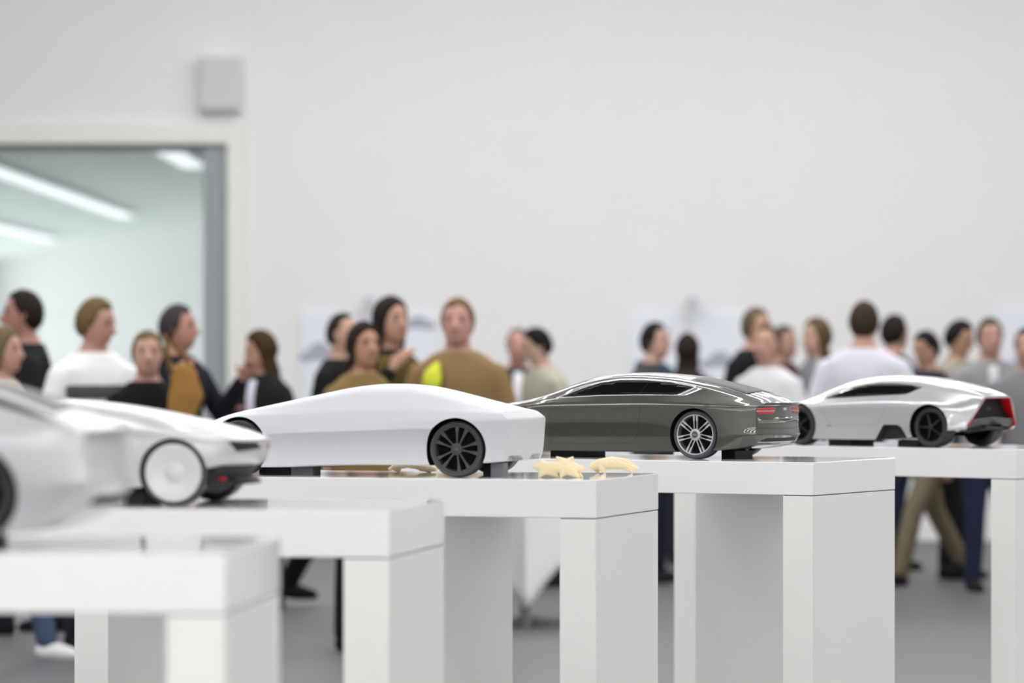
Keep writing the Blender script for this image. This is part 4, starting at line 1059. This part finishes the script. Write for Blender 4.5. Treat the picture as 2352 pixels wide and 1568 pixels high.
FAIR, PALE, TAN_ = (205, 156, 134), (216, 172, 152), (184, 134, 108)
PEOPLE = [
 # px, ytop, scale, yaw, label ...
 dict(px=60, ytop=672, s=446, yaw=-80, label='dark haired person in black looking left at the left edge', hair='short', hair_rgb=(48, 36, 30), top_rgb=(26, 26, 29), legs_rgb=(40, 42, 48), skin_rgb=(178, 128, 112), stride=.08, arms=('down', 'bent')),
 dict(px=2, ytop=758, s=486, yaw=70, label='fair haired person cut by the left edge, in front of the one in black', hair='bob', hair_rgb=(150, 132, 96), top_rgb=(196, 180, 172), skin_rgb=FAIR, female=True, legs_rgb=(70, 84, 108), shoe_rgb=(226, 224, 222), stride=.14),
 dict(px=216, ytop=690, s=470, yaw=38, label='blond man in a white jumper with a dark chest stripe', hair='short', hair_rgb=(150, 124, 82), top_rgb=(238, 238, 238), skin_rgb=(200, 150, 134), head=(30, 12), band=((86, 86, 88), .715, .758), build=1.06, arms=('down', 'down'), legs_rgb=(40, 42, 50)),
 dict(px=338, ytop=765, s=480, yaw=8, label='short blond person in a black top facing us', hair='short', hair_rgb=(152, 130, 92), top_rgb=(20, 19, 19), skin_rgb=(206, 160, 142), female=True, arms=('chest', 'down')),
 dict(px=404, ytop=705, s=440, yaw=52, label='grey haired man in a navy jacket raising his hand', hair='short', hair_rgb=(84, 78, 78), top_rgb=(30, 31, 38), skin_rgb=(196, 142, 122), arms=('raise', 'raise'), head=(25, 0), build=1.05),
 dict(px=603, ytop=764, s=410, yaw=-38, label='long haired woman in a black cardigan over a pale blouse', hair='long', hair_rgb=(84, 60, 34), top_rgb=(28, 28, 30), skin_rgb=(206, 154, 130), front=(214, 214, 226), female=True, arms=('bent', 'chest'), head=(-30, 14), legs_rgb=(24, 24, 26)),
 dict(px=783, ytop=724, s=405, yaw=62, label='balding person in a black jacket behind the dark haired women', hair='balding', hair_rgb=(58, 52, 48), top_rgb=(22, 21, 23), skin_rgb=(206, 162, 138), legs_rgb=(22, 22, 24), arms=('down', 'down'), stride=.16),
 dict(px=832, ytop=746, s=474, yaw=30, label='dark bobbed woman in a mustard top', hair='bob', hair_rgb=(52, 42, 34), top_rgb=(128, 106, 66), skin_rgb=(196, 146, 116), female=True, arms=('down', 'chest'), legs_rgb=(24, 24, 26)),
 dict(px=893, ytop=688, s=444, yaw=42, label='tall woman with long dark hair in an olive and black jacket', hair='long', hair_rgb=(50, 42, 36), top_rgb=(30, 31, 26), front=(96, 80, 44), skin_rgb=(200, 152, 130), female=True, arms=('chest', 'phone'), vest=(96, 80, 44), legs_rgb=(30, 30, 32)),
 dict(px=1052, ytop=690, s=458, yaw=-6, label='ginger haired person in a brown jacket with a lime green scarf', hair='short', hair_rgb=(166, 130, 92), top_rgb=(140, 114, 80), scarf=(206, 212, 66), skin_rgb=(208, 158, 146), arms=('bent', 'down'), build=1.06),
 dict(px=1190, ytop=758, s=362, yaw=0, label='older grey haired man with a white shirt under a navy jacket', hair='balding', hair_rgb=(150, 144, 138), top_rgb=(48, 50, 64), front=(234, 234, 234), skin_rgb=(206, 154, 140), arms=('bent', 'bent')),
 dict(px=1266, ytop=757, s=372, yaw=-62, label='black haired person in a pale olive coat bending the head', hair='short', hair_rgb=(26, 25, 25), top_rgb=(166, 162, 146), skin_rgb=(204, 168, 146), head=(-10, 22), lean=.12, build=1.12, arms=('bent', 'bent')),
 dict(px=1500, ytop=745, s=366, yaw=62, label='black haired person wrapped in a teal scarf and dark coat', hair='short', hair_rgb=(34, 32, 32), top_rgb=(62, 60, 62), scarf=(44, 84, 98), skin_rgb=(206, 164, 146), build=1.14, arms=('bent', 'down')),
 dict(px=1578, ytop=770, s=340, yaw=165, label='person with long dark brown hair seen from behind', hair='long', hair_rgb=(56, 44, 34), top_rgb=(52, 46, 44), female=True, arms=('down', 'down')),
 dict(px=1733, ytop=711, s=356, yaw=52, label='light brown haired man in a black jacket looking right', hair='short', hair_rgb=(132, 116, 90), top_rgb=(22, 23, 25), skin_rgb=(202, 154, 132), arms=('down', 'bent'), build=1.1),
 dict(px=1764, ytop=752, s=386, yaw=-32, label='person with shorn hair in a pale grey shirt looking left', hair='balding', hair_rgb=(128, 108, 88), top_rgb=(208, 207, 210), skin_rgb=(200, 156, 136), arms=('chest', 'bent')),
 dict(px=1797, ytop=752, s=336, yaw=48, label='brown haired person in a dark red jumper behind the pale grey shirt', hair='short', hair_rgb=(112, 94, 78), top_rgb=(78, 50, 50), skin_rgb=(194, 150, 128), arms=('bent', 'down')),
 dict(px=1880, ytop=735, s=364, yaw=-58, label='person with long light brown hair in a grey pullover', hair='long', hair_rgb=(126, 102, 72), top_rgb=(122, 124, 128), skin_rgb=(208, 168, 146), female=True, arms=('bent', 'bent')),
 dict(px=1984, ytop=697, s=402, yaw=168, label='tall brown haired man in a pale lavender shirt seen from behind', hair='short', hair_rgb=(78, 62, 46), top_rgb=(206, 204, 214), skin_rgb=(206, 160, 138), build=1.16, legs_rgb=(34, 36, 52)),
 dict(px=2051, ytop=727, s=350, yaw=128, label='dark haired person turned away beside the lavender shirt', hair='short', hair_rgb=(44, 38, 34), top_rgb=(72, 72, 80), skin_rgb=(198, 150, 130), legs_rgb=(38, 44, 66), stride=.1),
 dict(px=2132, ytop=764, s=368, yaw=-52, label='black haired person in a navy jacket bending forward', hair='short', hair_rgb=(32, 29, 27), top_rgb=(40, 40, 50), skin_rgb=(190, 144, 122), head=(0, 18), legs_rgb=(116, 106, 86), stride=.22),
 dict(px=2199, ytop=739, s=360, yaw=46, label='black haired person with a beige collar looking down', hair='short', hair_rgb=(36, 33, 31), top_rgb=(150, 144, 130), skin_rgb=(192, 148, 122), head=(10, 20), legs_rgb=(26, 26, 28)),
 dict(px=2272, ytop=735, s=380, yaw=10, label='brown haired person in a grey jacket facing us at the right', hair='short', hair_rgb=(92, 80, 64), top_rgb=(138, 138, 140), skin_rgb=(200, 154, 138), front=(206, 206, 208), build=1.1, legs_rgb=(36, 42, 64)),
 dict(px=2362, ytop=756, s=402, yaw=-20, label='person in a grey coat cut by the right edge', hair='short', hair_rgb=(84, 76, 78), top_rgb=(124, 124, 127), skin_rgb=(198, 152, 136), build=1.12, arms=('bent', 'bent')),
]
for p in PEOPLE: person(**p)
# tan shoulder bag between the short blond person and the navy jacket
def shoulder_bag():
    s = 487.0; Y = FPX/s; X = (428-CX)/s
    e = empty('shoulder_bag', (X, Y, HC-(955-YH)/s)); tag(e, 'tan shoulder bag hanging beside the short blond person', 'bag')
    V, Fc = [], []
    tube_add(V, Fc, [(-.02, 0, .03), (0, 0, .10), (-.01, 0, .20)], [.075, .085, .06], .45, Vector((0, 1, 0)))
    link('pouch', remeshed('pouch', V, Fc, 0.012, 2), cloth((150, 112, 58)), e)
    V, Fc = [], []
    tube_add(V, Fc, [(-.07, 0, .2), (-.09, -.02, .3), (-.10, .02, .38), (-.06, .06, .34), (.04, .03, .2)], [.012]*5)
    link('strap', pymesh('strap', V, Fc), cloth((110, 82, 44)), e, smooth=0)
shoulder_bag()
